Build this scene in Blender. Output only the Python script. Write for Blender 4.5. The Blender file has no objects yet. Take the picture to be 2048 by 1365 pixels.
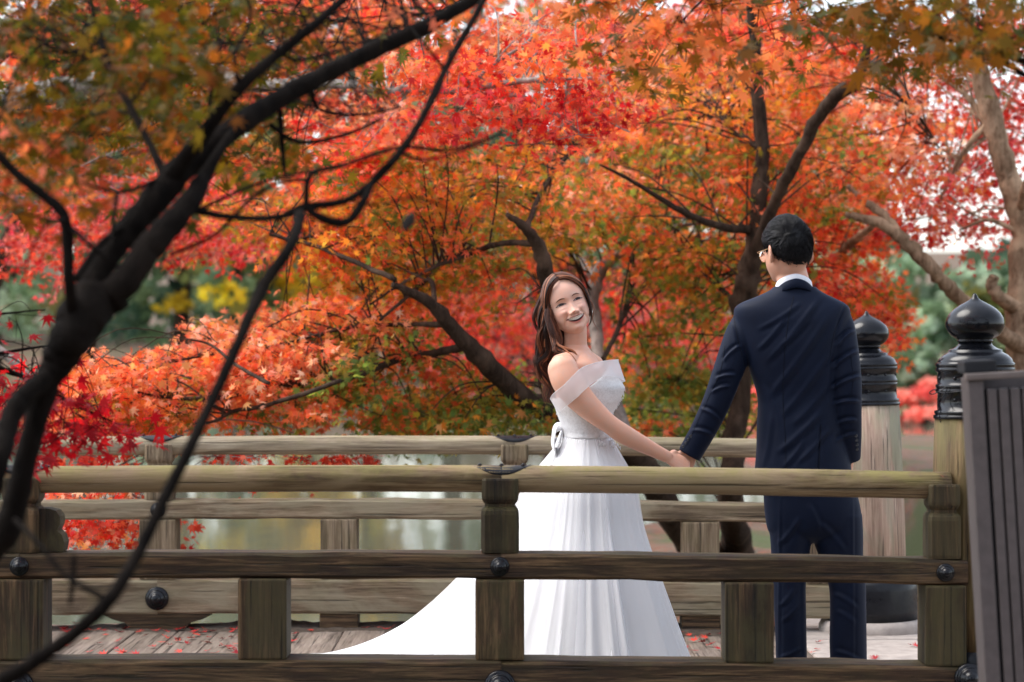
import bpy, bmesh, math, random
import numpy as np
from mathutils import Vector, Matrix, Quaternion
RNG = np.random.default_rng(7)
random.seed(7)
R = math.radians
SC = bpy.context.scene
COL = SC.collection
FPX = 85.0/36.0*2048.0          # focal length in pixels of the 2048 px wide frame
EYE = 1.25                      # lens height above the bridge deck

# ------------------------------------------------------------------ camera, sky, sun, exposure
cam = bpy.data.cameras.new('camera'); camo = bpy.data.objects.new('camera', cam); COL.objects.link(camo)
camo.location = (0, 0, EYE); camo.rotation_euler = (R(90+0.112), 0, 0)
cam.lens = 85; cam.sensor_width = 36; cam.clip_start = 0.05; cam.clip_end = 900
cam.dof.use_dof = True; cam.dof.focus_distance = 9.0; cam.dof.aperture_fstop = 2.9
SC.camera = camo
SUN_EL, SUN_AZ = R(58), R(-80)   # azimuth from +Y (view direction) towards +X
w = bpy.data.worlds.new('World'); SC.world = w; w.use_nodes = True
nt = w.node_tree; nt.nodes.clear()
sky = nt.nodes.new('ShaderNodeTexSky'); sky.sky_type = 'NISHITA'; sky.sun_disc = False
sky.sun_elevation = SUN_EL; sky.sun_rotation = SUN_AZ
sky.air_density = 1.0; sky.dust_density = 1.6; sky.ozone_density = 0.6
bgn = nt.nodes.new('ShaderNodeBackground'); bgn.inputs['Strength'].default_value = 0.15
hs = nt.nodes.new('ShaderNodeHueSaturation'); hs.inputs['Saturation'].default_value = 0.45   # thin overcast
wo = nt.nodes.new('ShaderNodeOutputWorld')
nt.links.new(sky.outputs[0], hs.inputs['Color']); nt.links.new(hs.outputs[0], bgn.inputs['Color']); nt.links.new(bgn.outputs[0], wo.inputs['Surface'])
sl = bpy.data.lights.new('sun', 'SUN'); slo = bpy.data.objects.new('sun', sl); COL.objects.link(slo)
sl.energy = 1.15; sl.angle = R(38); sl.color = (1.0, 0.95, 0.88)
_dir = Vector((math.sin(SUN_AZ)*math.cos(SUN_EL), math.cos(SUN_AZ)*math.cos(SUN_EL), math.sin(SUN_EL)))
slo.rotation_euler = _dir.to_track_quat('Z', 'Y').to_euler(); slo.location = _dir*30
SC.view_settings.view_transform = 'Standard'; SC.view_settings.look = 'None'
SC.view_settings.gamma = 1.0; SC.view_settings.use_curve_mapping = False
SC.view_settings.exposure = 1.45
SC.render.engine = 'CYCLES'
SC.cycles.use_denoising = True
SC.cycles.max_bounces = 8; SC.cycles.transparent_max_bounces = 8
SC.cycles.sample_clamp_indirect = 6.0

# ------------------------------------------------------------------ helpers
def at(px, py, d):
    """a direction through the lens, followed for d metres of depth"""
    return Vector(((px-1024.0)/FPX*d, d, EYE-(py-692.0)/FPX*d))

def lin(r, g, b):
    f = lambda c: (c/255/12.92) if c/255 <= 0.04045 else ((c/255+0.055)/1.055)**2.4
    return (f(r), f(g), f(b), 1.0)

def tag(o, label=None, cat=None, group=None, kind=None):
    if label: o['label'] = label
    if cat: o['category'] = cat
    if group: o['group'] = group
    if kind: o['kind'] = kind
    return o

def empty(name, loc=(0, 0, 0), parent=None):
    o = bpy.data.objects.new(name, None); COL.objects.link(o); o.location = loc
    o.empty_display_size = 0.05
    if parent: o.parent = parent
    return o

def put(name, me, mat=None, parent=None, loc=None, rot=None):
    o = bpy.data.objects.new(name, me); COL.objects.link(o)
    if mat and not me.materials: me.materials.append(mat)
    if parent: o.parent = parent
    if loc is not None: o.location = loc
    if rot is not None: o.rotation_euler = rot
    return o

def mesh(name, V, F, mat=None, smooth=False, col=None):
    me = bpy.data.meshes.new(name)
    V = np.asarray(V, dtype=np.float32)
    if isinstance(F, np.ndarray):
        n, k = F.shape
        me.vertices.add(len(V)); me.vertices.foreach_set('co', V.ravel())
        me.loops.add(n*k); me.loops.foreach_set('vertex_index', F.astype(np.int32).ravel())
        me.polygons.add(n); me.polygons.foreach_set('loop_start', np.arange(0, n*k, k, dtype=np.int32))
        me.update(calc_edges=True)
    else:
        me.from_pydata([tuple(map(float, v)) for v in V], [], [tuple(map(int, f)) for f in F]); me.update()
    if smooth: me.polygons.foreach_set('use_smooth', np.ones(len(me.polygons), dtype=bool))
    if col is not None:
        a = me.attributes.new('col', 'FLOAT_COLOR', 'POINT'); a.data.foreach_set('color', np.asarray(col, dtype=np.float32).ravel())
    if mat: me.materials.append(mat)
    me.validate()
    return me

class MB:
    """collects shapes for ONE mesh"""
    def __init__(s): s.V = []; s.F = []; s.n = 0
    def add(s, V, F):
        s.V.extend([tuple(v) for v in V]); s.F.extend([tuple(i+s.n for i in f) for f in F]); s.n = len(s.V); return s
    def mesh(s, name, mat=None, smooth=False): return mesh(name, s.V, s.F, mat, smooth)
    def build(s, name, mat=None, parent=None, smooth=False, loc=None): return put(name, s.mesh(name, mat, smooth), None, parent, loc)

def loft(rings, cap=True):
    n = len(rings[0]); V = [tuple(p) for r in rings for p in r]; F = []
    for i in range(len(rings)-1):
        for j in range(n):
            k = (j+1) % n
            F.append((i*n+j, i*n+k, (i+1)*n+k, (i+1)*n+j))
    if cap:
        F.append(tuple(range(n-1, -1, -1))); F.append(tuple((len(rings)-1)*n+j for j in range(n)))
    return V, F

def spline(P, per=6, closed=False):
    """Catmull-Rom through rows of any width"""
    P = np.asarray(P, float); n = len(P); out = []
    if n < 3:
        t = np.linspace(0, 1, per+1)[:, None]; return P[0]*(1-t)+P[1]*t
    for i in range(n-1):
        p0 = P[max(i-1, 0)]; p1 = P[i]; p2 = P[i+1]; p3 = P[min(i+2, n-1)]
        for k in range(per):
            t = k/per
            out.append(0.5*((2*p1)+(p2-p0)*t+(2*p0-5*p1+4*p2-p3)*t*t+(3*p1-p0-3*p2+p3)*t**3))
    out.append(P[-1]); return np.array(out)

def frames(P):
    P = np.asarray(P, float); T = np.gradient(P, axis=0); T /= (np.linalg.norm(T, axis=1)[:, None]+1e-12)
    u = np.cross(T[0], [0.13, 0.31, 0.94]); u /= np.linalg.norm(u)+1e-12; U = []
    for t in T:
        u = u-t*np.dot(u, t); u = u/(np.linalg.norm(u)+1e-12); U.append(u)
    U = np.array(U); return T, U, np.cross(T, U)

def tube(P, rad, seg=8, cap=True, lump=0.0, rng=None, flat=1.0):
    P = np.asarray(P, float); T, U, W = frames(P); rad = np.broadcast_to(np.asarray(rad, float), (len(P),))
    a = np.linspace(0, 2*np.pi, seg, endpoint=False); rings = []
    for i in range(len(P)):
        r = rad[i]*(1+(lump*rng.standard_normal(seg) if lump else 0))*np.ones(seg)
        rings.append(P[i]+np.outer(np.cos(a)*r, U[i])+np.outer(np.sin(a)*r*flat, W[i]))
    return loft(rings, cap)

def lathe(prof, n=32, cap=True):
    a = np.linspace(0, 2*np.pi, n, endpoint=False)
    return loft([[(r*math.cos(t), r*math.sin(t), z) for t in a] for r, z in prof], cap)

def bevbox(name, sx, sy, sz, bev, mat=None, seg=2, jitter=0.0, cut=0):
    """a bevelled block centred at its origin"""
    bm = bmesh.new(); bmesh.ops.create_cube(bm, size=1)
    bmesh.ops.scale(bm, vec=(sx, sy, sz), verts=bm.verts)
    if bev: bmesh.ops.bevel(bm, geom=list(bm.edges), offset=bev, segments=seg, affect='EDGES', profile=0.6)
    if jitter:
        for v in bm.verts: v.co += Vector((random.gauss(0, jitter), random.gauss(0, jitter), random.gauss(0, jitter)))
    me = bpy.data.meshes.new(name); bm.to_mesh(me); bm.free()
    if mat: me.materials.append(mat)
    return me

# ------------------------------------------------------------------ materials
def newmat(name):
    m = bpy.data.materials.new(name); m.use_nodes = True; t = m.node_tree
    b = t.nodes['Principled BSDF']; return m, t, b

def ramp(t, stops, src):
    r = t.nodes.new('ShaderNodeValToRGB'); e = r.color_ramp.elements
    while len(e) < len(stops): e.new(0.5)
    for k, (p, c) in enumerate(stops):
        e[k].position = p; e[k].color = c if len(c) == 4 else (*c, 1)
    t.links.new(src, r.inputs[0]); return r.outputs[0]

def noise(t, vec, scale, detail=4, rough=0.55, dist=0.0):
    n = t.nodes.new('ShaderNodeTexNoise'); n.inputs['Scale'].default_value = scale
    n.inputs['Detail'].default_value = detail; n.inputs['Roughness'].default_value = rough; n.inputs['Distortion'].default_value = dist
    if vec is not None: t.links.new(vec, n.inputs['Vector'])
    return n.outputs['Fac']

def mixc(t, fac, a, b, mode='MIX'):
    m = t.nodes.new('ShaderNodeMix'); m.data_type = 'RGBA'; m.blend_type = mode
    for sock, v in ((m.inputs[0], fac), (m.inputs[6], a), (m.inputs[7], b)):
        if hasattr(v, 'is_linked') or isinstance(v, bpy.types.NodeSocket): t.links.new(v, sock)
        else: sock.default_value = v if not isinstance(v, tuple) or len(v) == 4 else (*v, 1)
    return m.outputs[2]

def math_(t, op, a, b=None):
    m = t.nodes.new('ShaderNodeMath'); m.operation = op
    for i, v in enumerate((a, b)):
        if v is None: continue
        if isinstance(v, bpy.types.NodeSocket): t.links.new(v, m.inputs[i])
        else: m.inputs[i].default_value = v
    return m.outputs[0]

def bump(t, h, strength, dist, b):
    n = t.nodes.new('ShaderNodeBump'); n.inputs['Strength'].default_value = strength; n.inputs['Distance'].default_value = dist
    t.links.new(h, n.inputs['Height']); t.links.new(n.outputs[0], b.inputs['Normal'])

def objcoord(t, scale, rnd=True):
    tc = t.nodes.new('ShaderNodeTexCoord'); mp = t.nodes.new('ShaderNodeMapping'); mp.inputs['Scale'].default_value = scale
    src = tc.outputs['Object']
    if rnd:
        oi = t.nodes.new('ShaderNodeObjectInfo'); ad = t.nodes.new('ShaderNodeVectorMath'); ad.operation = 'ADD'
        cb = t.nodes.new('ShaderNodeCombineXYZ'); k = math_(t, 'MULTIPLY', oi.outputs['Random'], 7.0)
        for i in range(3): t.links.new(k, cb.inputs[i])
        t.links.new(src, ad.inputs[0]); t.links.new(cb.outputs[0], ad.inputs[1]); src = ad.outputs[0]
    t.links.new(src, mp.inputs['Vector']); return mp.outputs[0], src

def wood(name, axis, dark, mid, light, moss, mossamt=0.5, stain=0.5, rough=0.72, patch=None):
    m, t, b = newmat(name)
    sc = [75.0, 75.0, 75.0]; sc['xyz'.index(axis)] = 3.2
    g, raw = objcoord(t, sc)
    na = noise(t, g, 1.0, 6, 0.7, 0.9)
    scb = [17.0, 17.0, 17.0]; scb['xyz'.index(axis)] = 1.5
    gb, _ = objcoord(t, scb)
    nb = noise(t, gb, 1.0, 5, 0.65, 1.4)
    n1 = math_(t, 'ADD', math_(t, 'MULTIPLY', na, 0.55), math_(t, 'MULTIPLY', nb, 0.45))
    c = ramp(t, [(0.36, dark), (0.49, mid), (0.62, light)], n1)
    sc2 = [9.0, 9.0, 9.0]; sc2['xyz'.index(axis)] = 0.7
    g2, _ = objcoord(t, sc2)
    n2 = noise(t, g2, 1.0, 3, 0.5, 0.8)
    st = ramp(t, [(0.46, (0, 0, 0)), (0.60, (1, 1, 1))], n2)
    c = mixc(t, math_(t, 'MULTIPLY', st, stain), c, tuple(x*0.35 for x in dark[:3]))
    if patch:
        sc4 = [5.0, 5.0, 5.0]; sc4['xyz'.index(axis)] = 1.3
        g4, _ = objcoord(t, sc4); pf = ramp(t, [(0.44, (0, 0, 0)), (0.56, (1, 1, 1))], noise(t, g4, 1.0, 5, 0.6, 1.2))
        c = mixc(t, math_(t, 'MULTIPLY', pf, 0.8), c, patch)
    # checks that run with the grain
    sc3 = [95.0, 95.0, 95.0]; sc3['xyz'.index(axis)] = 1.6
    g3, _ = objcoord(t, sc3)
    n3 = noise(t, g3, 1.0, 2, 0.5, 0.2)
    ck = ramp(t, [(0.62, (0, 0, 0)), (0.68, (1, 1, 1))], n3)
    c = mixc(t, math_(t, 'MULTIPLY', ck, 0.75), c, tuple(x*0.2 for x in dark[:3]))
    # moss and lichen like the upper sides
    geo = t.nodes.new('ShaderNodeNewGeometry'); sx = t.nodes.new('ShaderNodeSeparateXYZ'); t.links.new(geo.outputs['Normal'], sx.inputs[0])
    up = math_(t, 'MULTIPLY', math_(t, 'ADD', sx.outputs[2], 0.55), 0.7)
    n4 = noise(t, raw, 7.0, 5, 0.7, 0.3)
    mf = ramp(t, [(0.40, (0, 0, 0)), (0.62, (1, 1, 1))], n4)
    mm = math_(t, 'MULTIPLY', math_(t, 'MAXIMUM', math_(t, 'MULTIPLY', mf, up), 0.0), mossamt)
    c = mixc(t, mm, c, moss)
    t.links.new(c, b.inputs['Base Color']); b.inputs['Roughness'].default_value = rough; b.inputs['Specular IOR Level'].default_value = 0.35
    h = math_(t, 'SUBTRACT', math_(t, 'ADD', n1, math_(t, 'MULTIPLY', n4, 0.5)), math_(t, 'MULTIPLY', ck, 0.8))
    bump(t, h, 0.8, 0.006, b)
    return m

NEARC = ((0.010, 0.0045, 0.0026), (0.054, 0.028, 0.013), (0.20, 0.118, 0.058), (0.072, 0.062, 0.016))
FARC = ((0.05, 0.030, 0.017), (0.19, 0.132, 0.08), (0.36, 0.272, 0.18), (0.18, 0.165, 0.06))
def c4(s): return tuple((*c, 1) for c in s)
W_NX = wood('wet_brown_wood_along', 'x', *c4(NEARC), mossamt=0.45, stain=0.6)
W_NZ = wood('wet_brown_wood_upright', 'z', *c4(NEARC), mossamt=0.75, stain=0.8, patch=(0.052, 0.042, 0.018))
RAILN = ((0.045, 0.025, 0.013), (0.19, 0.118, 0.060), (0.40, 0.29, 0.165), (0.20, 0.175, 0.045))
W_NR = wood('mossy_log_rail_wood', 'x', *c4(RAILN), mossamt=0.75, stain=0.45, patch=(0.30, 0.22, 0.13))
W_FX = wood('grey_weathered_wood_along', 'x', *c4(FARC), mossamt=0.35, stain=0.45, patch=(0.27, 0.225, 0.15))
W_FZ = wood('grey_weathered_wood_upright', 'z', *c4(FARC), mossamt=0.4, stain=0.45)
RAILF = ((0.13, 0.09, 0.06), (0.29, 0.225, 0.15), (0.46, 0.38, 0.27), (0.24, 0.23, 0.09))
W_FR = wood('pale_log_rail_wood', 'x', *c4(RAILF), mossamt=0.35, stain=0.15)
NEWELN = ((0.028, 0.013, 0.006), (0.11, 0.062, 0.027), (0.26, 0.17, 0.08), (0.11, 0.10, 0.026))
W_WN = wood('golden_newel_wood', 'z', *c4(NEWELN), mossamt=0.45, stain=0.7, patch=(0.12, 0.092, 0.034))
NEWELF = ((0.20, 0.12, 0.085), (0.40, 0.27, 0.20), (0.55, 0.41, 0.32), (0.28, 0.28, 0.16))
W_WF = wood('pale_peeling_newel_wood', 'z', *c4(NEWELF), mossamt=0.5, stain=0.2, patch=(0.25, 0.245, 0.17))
W_DK = wood('deck_plank_wood', 'y', (0.08, 0.056, 0.044, 1), (0.185, 0.142, 0.114, 1), (0.28, 0.226, 0.185, 1), (0.14, 0.115, 0.06, 1), mossamt=0.15, stain=0.25)

def black_iron(name, rough=0.28):
    m, t, b = newmat(name)
    g, _ = objcoord(t, (1, 1, 1)); n = noise(t, g, 60, 4, 0.6)
    t.links.new(ramp(t, [(0.3, (0.003, 0.004, 0.006)), (0.75, (0.010, 0.010, 0.013))], n), b.inputs['Base Color'])
    t.links.new(ramp(t, [(0.3, (rough*0.6,)*3), (0.8, (rough*1.5,)*3)], noise(t, g, 25, 3)), b.inputs['Roughness'])
    b.inputs['Specular IOR Level'].default_value = 0.26; b.inputs['Coat Weight'].default_value = 0.1; b.inputs['Coat Roughness'].default_value = 0.12
    bump(t, n, 0.12, 0.002, b); return m
IRON = black_iron('black_lacquered_metal', 0.20)
IRONM = black_iron('black_iron_plate', 0.42)

def plain(name, c, rough=0.7, n=0.25, scale=8, bumpd=0.004, spec=0.4, metal=0.0):
    m, t, b = newmat(name); g, _ = objcoord(t, (1, 1, 1)); k = noise(t, g, scale, 5, 0.6)
    lo = tuple(x*(1-n) for x in c[:3]); hi = tuple(min(1, x*(1+n)) for x in c[:3])
    t.links.new(ramp(t, [(0.3, lo), (0.7, hi)], k), b.inputs['Base Color'])
    b.inputs['Roughness'].default_value = rough; b.inputs['Specular IOR Level'].default_value = spec; b.inputs['Metallic'].default_value = metal
    if bumpd: bump(t, k, 0.4, bumpd, b)
    return m
# ------------------------------------------------------------------ ground, pond
def smooth01(x): x = np.clip(x, 0, 1); return x*x*(3-2*x)
def ground_h(x, y):
    x = np.asarray(x, float); y = np.asarray(y, float)
    wob = 0.25*np.sin(x*1.3+0.4*np.sin(y*0.9))+0.2*np.sin(y*1.1+x*0.7)
    h = np.full(np.broadcast(x, y).shape, -1.7)
    def raise_to(h, z, m): return np.maximum(h, -1.7+(z+1.7)*smooth01(m))
    h = raise_to(h, -0.28, (6.9-y+0.15*wob)/0.9)                              # bank the camera stands on
    h = raise_to(h, -0.04, np.minimum((x-1.0)/0.5, np.minimum((11.25-y+0.1*wob)/0.6, (y-5.5)/0.6)))    # landing of the bridge
    h = raise_to(h, -0.06, (1.55-np.hypot((x-1.45)/1.0, (y-16.0)/2.6)+0.15*wob)/0.8)   # islet with the maples
    h = raise_to(h, 0.15, np.minimum((x-2.75+0.2*wob)/0.9, (y-4)/1.0)*np.where(y < 30, 1, 0))              # right shore
    h = raise_to(h, 0.1, (3.0-np.hypot((x+7.2)/1.0, (y-17.0)/1.6)+0.3*wob)/1.2)        # left islet
    h = raise_to(h, -0.2, (0.9-np.hypot((x-0.4), (y-23.0)/1.3)+0.1*wob)/0.8)           # islet behind
    far = smooth01((y-62+2.0*np.sin(x*0.12))/10)
    h = np.maximum(h, -1.7+far*2.6+np.clip(y-75, 0, 300)*0.05)
    h = h+0.025*np.sin(x*5.1+y*3.3)*np.sin(y*4.7-x*2.2)
    return h
def ground():
    gx = np.concatenate([np.linspace(-260, -12, 26), np.linspace(-11.5, 8, 118), np.linspace(9, 260, 26)])
    gy = np.concatenate([np.linspace(-60, 2, 18), np.linspace(2.3, 30, 150), np.linspace(31, 90, 50), np.linspace(95, 500, 22)])
    X, Y = np.meshgrid(gx, gy); Z = ground_h(X, Y)
    V = np.stack([X, Y, Z], -1).reshape(-1, 3); nx = len(gx)
    i, j = np.meshgrid(np.arange(len(gy)-1), np.arange(nx-1), indexing='ij'); a = (i*nx+j).ravel()
    F = np.stack([a, a+1, a+nx+1, a+nx], -1)
    m, t, b = newmat('earth_with_leaf_litter')
    tc = t.nodes.new('ShaderNodeTexCoord'); P = tc.outputs['Object']
    c = ramp(t, [(0.3, (0.045, 0.035, 0.022)), (0.55, (0.12, 0.085, 0.055)), (0.8, (0.20, 0.14, 0.09))], noise(t, P, 3.0, 8, 0.65))
    c = mixc(t, ramp(t, [(0.50, (0, 0, 0)), (0.56, (1, 1, 1))], noise(t, P, 22, 4, 0.6)), c, (0.17, 0.06, 0.03))
    c = mixc(t, ramp(t, [(0.52, (0, 0, 0)), (0.6, (1, 1, 1))], noise(t, P, 0.7, 4, 0.6)), c, (0.055, 0.075, 0.02))
    t.links.new(c, b.inputs['Base Color']); b.inputs['Roughness'].default_value = 0.9
    bump(t, noise(t, P, 18, 6, 0.7), 0.6, 0.03, b)
    o = put('ground', mesh('ground', V, F, m, True)); tag(o, kind='structure')
ground()
def pond():
    m, t, b = newmat('pond_water')
    tc = t.nodes.new('ShaderNodeTexCoord'); mp = t.nodes.new('ShaderNodeMapping'); mp.inputs['Scale'].default_value = (1.0, 0.45, 1); t.links.new(tc.outputs['Object'], mp.inputs[0])
    t.links.new(ramp(t, [(0.3, (0.11, 0.115, 0.082)), (0.7, (0.15, 0.148, 0.112))], noise(t, mp.outputs[0], 0.5, 3)), b.inputs['Base Color'])
    b.inputs['Roughness'].default_value = 0.07; b.inputs['IOR'].default_value = 1.33; b.inputs['Specular IOR Level'].default_value = 0.5
    h = math_(t, 'ADD', noise(t, mp.outputs[0], 1.3, 2, 0.5), math_(t, 'MULTIPLY', noise(t, mp.outputs[0], 6, 2, 0.5), 0.25))
    bump(t, h, 0.10, 0.05, b)
    o = put('pond_water', mesh('pond_water', [(-300, -70, -0.72), (300, -70, -0.72), (300, 84, -0.72), (-300, 84, -0.72)], [(0, 1, 2, 3)], m)); tag(o, kind='structure')
pond()

# ------------------------------------------------------------------ the bridge
YN, YF = 8.02, 10.75
def camber(x): return -0.0042*(x+0.9)**2
deck = empty('bridge_deck', (0, 0, 0))
tag(deck, 'grey weathered plank deck of the bridge between the two railings', 'deck')
xs = -5.2; k = 0
while xs < 1.22:
    wd = random.uniform(0.175, 0.2)
    me = bevbox('plank', wd-0.004, 3.02, 0.05, 0.004, W_DK, 1)
    o = put('plank', me, None, deck, (xs+wd/2, (YN+YF)/2+random.uniform(-0.01, 0.01), -0.025+camber(xs+wd/2)+random.uniform(-0.003, 0.002)))
    o.rotation_euler = (0, random.uniform(-0.012, 0.012), 0)
    xs += wd; k += 1
for yy in (YN+0.15, (YN+YF)/2, YF-0.15):
    put('joist', bevbox('joist', 6.5, 0.16, 0.24, 0.01, W_NX, 1), None, deck, (-1.95, yy, -0.20))
for xx in (-3.6, -0.6):
    for yy in (YN+0.2, YF-0.2):
        V, F = lathe([(0.11, -1.75), (0.105, -1.0), (0.10, -0.32)], 14)
        MB().add(V, F).build('pile', W_NZ, deck, True, (xx, yy, 0))
# dirt that has gathered along the deck edge
def dirt_strip(name, y0, label):
    n = 220; xs = np.linspace(-5.1, 1.25, n); rows = []
    prof = [(-0.17, -0.004), (-0.12, 0.002), (-0.06, 0.005), (-0.025, 0.009), (0.0, 0.014), (0.03, 0.008), (0.06, -0.006)]
    r = np.random.default_rng(5)
    for x in xs:
        kx = 0.55+0.5*math.sin(x*3.1+y0)+0.35*math.sin(x*9.7)+0.3*r.random()
        rows.append([(x, y0+a*(0.8+0.5*kx), camber(x)+0.002+max(0, z)*max(0.2, kx)*1.3+(z if z < 0 else 0)+0.002*r.standard_normal()*(z > 0)) for a, z in prof])
    V = [p for q in rows for p in q]; m = len(prof)
    F = [(i*m+j, (i+1)*m+j, (i+1)*m+j+1, i*m+j+1) for i in range(n-1) for j in range(m-1)]
    o = put(name, mesh(name, V, F, plain('damp_dirt', (0.07, 0.05, 0.035), 0.95, 0.5, 40, 0.01), True)); tag(o, label, 'dirt', kind='stuff')
dirt_strip('dirt', YF+0.03, 'line of damp dirt gathered along the far edge of the deck')
# stone paving of the landing
pav = empty('stone_paving', (0, 0, 0)); tag(pav, 'pale stone slab paving at the foot of the bridge', 'paving')
STONE = plain('pale_paving_stone', (0.36, 0.31, 0.275), 0.85, 0.22, 14, 0.004)
r_ = random.Random(3)
y = 7.35; row = 0
while y < 11.1:
    dp = r_.uniform(0.38, 0.5); x = 1.225+(0.0 if row % 2 else -0.0)
    while x < 4.4:
        wd = r_.uniform(0.45, 0.75)
        o = put('paving_slab', bevbox('paving_slab', wd-0.012, dp-0.012, 0.07, 0.008, STONE, 2), None, pav, (x+wd/2, y+dp/2, -0.045+r_.uniform(-0.003, 0.003)))
        o.rotation_euler = (r_.uniform(-0.006, 0.006), r_.uniform(-0.006, 0.006), 0); x += wd
    y += dp; row += 1

def nail_cover(name, r, parent, loc):
    prof = [(r, 0), (r, 0.10*r), (r*0.97, 0.22*r), (r*0.86, 0.30*r), (r*0.78, 0.30*r), (r*0.72, 0.46*r), (r*0.62, 0.62*r), (r*0.52, 0.64*r), (r*0.44, 0.86*r), (r*0.28, 1.0*r), (r*0.1, 1.05*r), (0.001, 1.06*r)]
    V, F = lathe(prof, 24)
    o = MB().add(V, F).build(name, IRON, parent, True); o.location = loc; o.rotation_euler = (R(90), 0, 0); return o

def log_rail(parent, x0, x1, y, zc, r, mat, seed):
    rng = np.random.default_rng(seed); n = int((x1-x0)/0.06)+2; xs = np.linspace(x0, x1, n); a = np.linspace(0, 2*np.pi, 22, endpoint=False)
    f = rng.standard_normal(5)
    rings = []
    for x in xs:
        rr = r*(1+0.010*math.sin(x*2.1+f[0])+0.007*math.sin(x*5.3+f[1])); zz = zc+camber(x)+0.002*math.sin(x*1.7+f[2])
        rings.append([(x-x0, rr*math.cos(t)*(1+0.012*math.sin(3*t+x*3)), rr*math.sin(t)+zz-zc) for t in a])
    V, F = loft(rings); o = MB().add(V, F).build('top_rail', mat, parent, True); o.location = (x0, y, zc); return o

def beam(parent, name, x0, x1, y, z0, z1, th, mat, seed):
    rng = np.random.default_rng(seed); n = max(6, int((x1-x0)/0.12)); rings = []
    c = 0.010; hz = (z1-z0)/2; hy = th/2; zc = (z0+z1)/2
    sec = [(-hy+c, -hz), (hy-c, -hz), (hy, -hz+c), (hy, hz-c), (hy-c, hz), (-hy+c, hz), (-hy, hz-c), (-hy, -hz+c)]
    for x in np.linspace(x0, x1, n):
        j = rng.normal(0, 0.0016, (8, 2)); rings.append([(x-x0, p[0]+j[i, 0], p[1]+camber(x)+j[i, 1]) for i, p in enumerate(sec)])
    V, F = loft(rings); o = MB().add(V, F).build(name, mat, parent); o.location = (x0, y, zc); return o

def strap_plate(parent, x, y, zc, r, mat):
    n, m = 24, 9; V = []; L = 0.105
    for i in range(n+1):
        u = -1+2*i/n; half = max(0.05, (1-abs(u)**2.2))*1.2
        for j in range(m):
            th = math.pi/2+half*(-1+2*j/(m-1)); V.append((u*L, (r+0.002)*math.cos(th), (r+0.002)*math.sin(th)))
    F = [(i*m+j, (i+1)*m+j, (i+1)*m+j+1, i*m+j+1) for i in range(n) for j in range(m-1)]
    o = put('strap_plate', mesh('strap_plate', V, F, mat, True), None, parent, (x, y, zc+camber(x)))
    mod = o.modifiers.new('thick', 'SOLIDIFY'); mod.thickness = 0.003; mod.offset = 1
    for u in (-0.072, 0, 0.072):
        V2, F2 = lathe([(0.007, 0), (0.0065, 0.003), (0.003, 0.0055), (0.0005, 0.006)], 10)
        q = MB().add(V2, F2).build('nail', mat, o, True); q.location = (u, -0.008, r+0.0028)
    return o

def post_upper(w, d, mat):
    """carved head of a railing post: saddle block, waist, body (origin at z=0.573 plane = 0)"""
    prof = [(0.0, 1.0), (0.012, 1.03), (0.125, 1.03), (0.138, 1.0), (0.146, 0.93), (0.151, 0.82), (0.160, 0.82), (0.166, 0.90), (0.176, 0.98), (0.186, 1.0), (0.238, 0.985), (0.244, 0.95)]
    c = 0.10; rings = []
    for z, s in prof:
        a, b = w/2*s, d/2*s; e = w*c
        rings.append([(-a+e, -b, z), (a-e, -b, z), (a, -b+e, z), (a, b-e, z), (a-e, b, z), (-a+e, b, z), (-a, b-e, z), (-a, -b+e, z)])
    V, F = loft(rings); return MB().add(V, F).mesh('post_head', mat)

def railing(label, y, mats, r, posts, struts, x0, x1, joints, seed, thick):
    WX, WZ, WR = mats
    root = empty('railing', (0, y, 0)); tag(root, label, 'railing', 'log railings of the bridge')
    zc = 0.81
    js = [x0]+joints+[x1]
    for i in range(len(js)-1):
        log_rail(root, js[i]+0.002, min(js[i+1]-0.002, 1.452), 0, zc, r, WR, seed)
    for i, x in enumerate(joints): strap_plate(root, x, 0, zc, r, IRONM)
    for i in range(len(js)-1):
        beam(root, 'middle_beam', js[i]+0.0002, js[i+1]-0.0002, 0, 0.485, 0.569, thick*0.84, WX, seed+20+i)
        beam(root, 'bottom_beam', js[i]+0.0002, js[i+1]-0.0002, 0, 0.068, 0.219, thick*1.06, WX, seed+40+i)
    head = post_upper(0.122, 0.125, WZ); low = bevbox('post_foot', 0.161, thick, 0.264, 0.007, WZ, 2)
    for x in posts:
        put('post_head', head, None, root, (x, 0, 0.571+camber(x)), (0, 0, random.uniform(-0.02, 0.02)))
        put('post_foot', low, None, root, (x, 0, 0.352+camber(x)))
        nail_cover('nail_cover', 0.032, root, (x, -thick*0.42, 0.527+camber(x)))
        nail_cover('nail_cover', 0.052, root, (x, -thick*0.53, 0.138+camber(x)))
        # boat-shaped foot block
        h = 0.066; P = [(-0.24, h), (0.24, h), (0.2, 0.045), (0.14, 0.028), (0.12, 0), (-0.12, 0), (-0.14, 0.028), (-0.2, 0.045)]
        V = [(a, -0.08, b) for a, b in P]+[(a, 0.08, b) for a, b in P]; n = len(P)
        F = [tuple(range(n)), tuple(range(2*n-1, n-1, -1))]+[(i, n+i, n+(i+1) % n, (i+1) % n) for i in range(n)]
        put('foot_block', mesh('foot_block', V, F, W_NX), None, root, (x, 0, camber(x)))
    for x in struts:
        put('strut', low, None, root, (x, 0, 0.352+camber(x)))
        put('foot_block', bevbox('foot_block', 0.17, 0.15, 0.066, 0.004, W_NX, 1), None, root, (x, 0, 0.033+camber(x)))
    return root
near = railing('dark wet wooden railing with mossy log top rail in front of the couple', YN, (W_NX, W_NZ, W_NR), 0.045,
               [-3.2, -1.62, -0.04], [-2.4, -0.82, 0.78], -5.0, 1.50, [-3.2, -1.62, -0.035], 11, 0.165)
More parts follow.
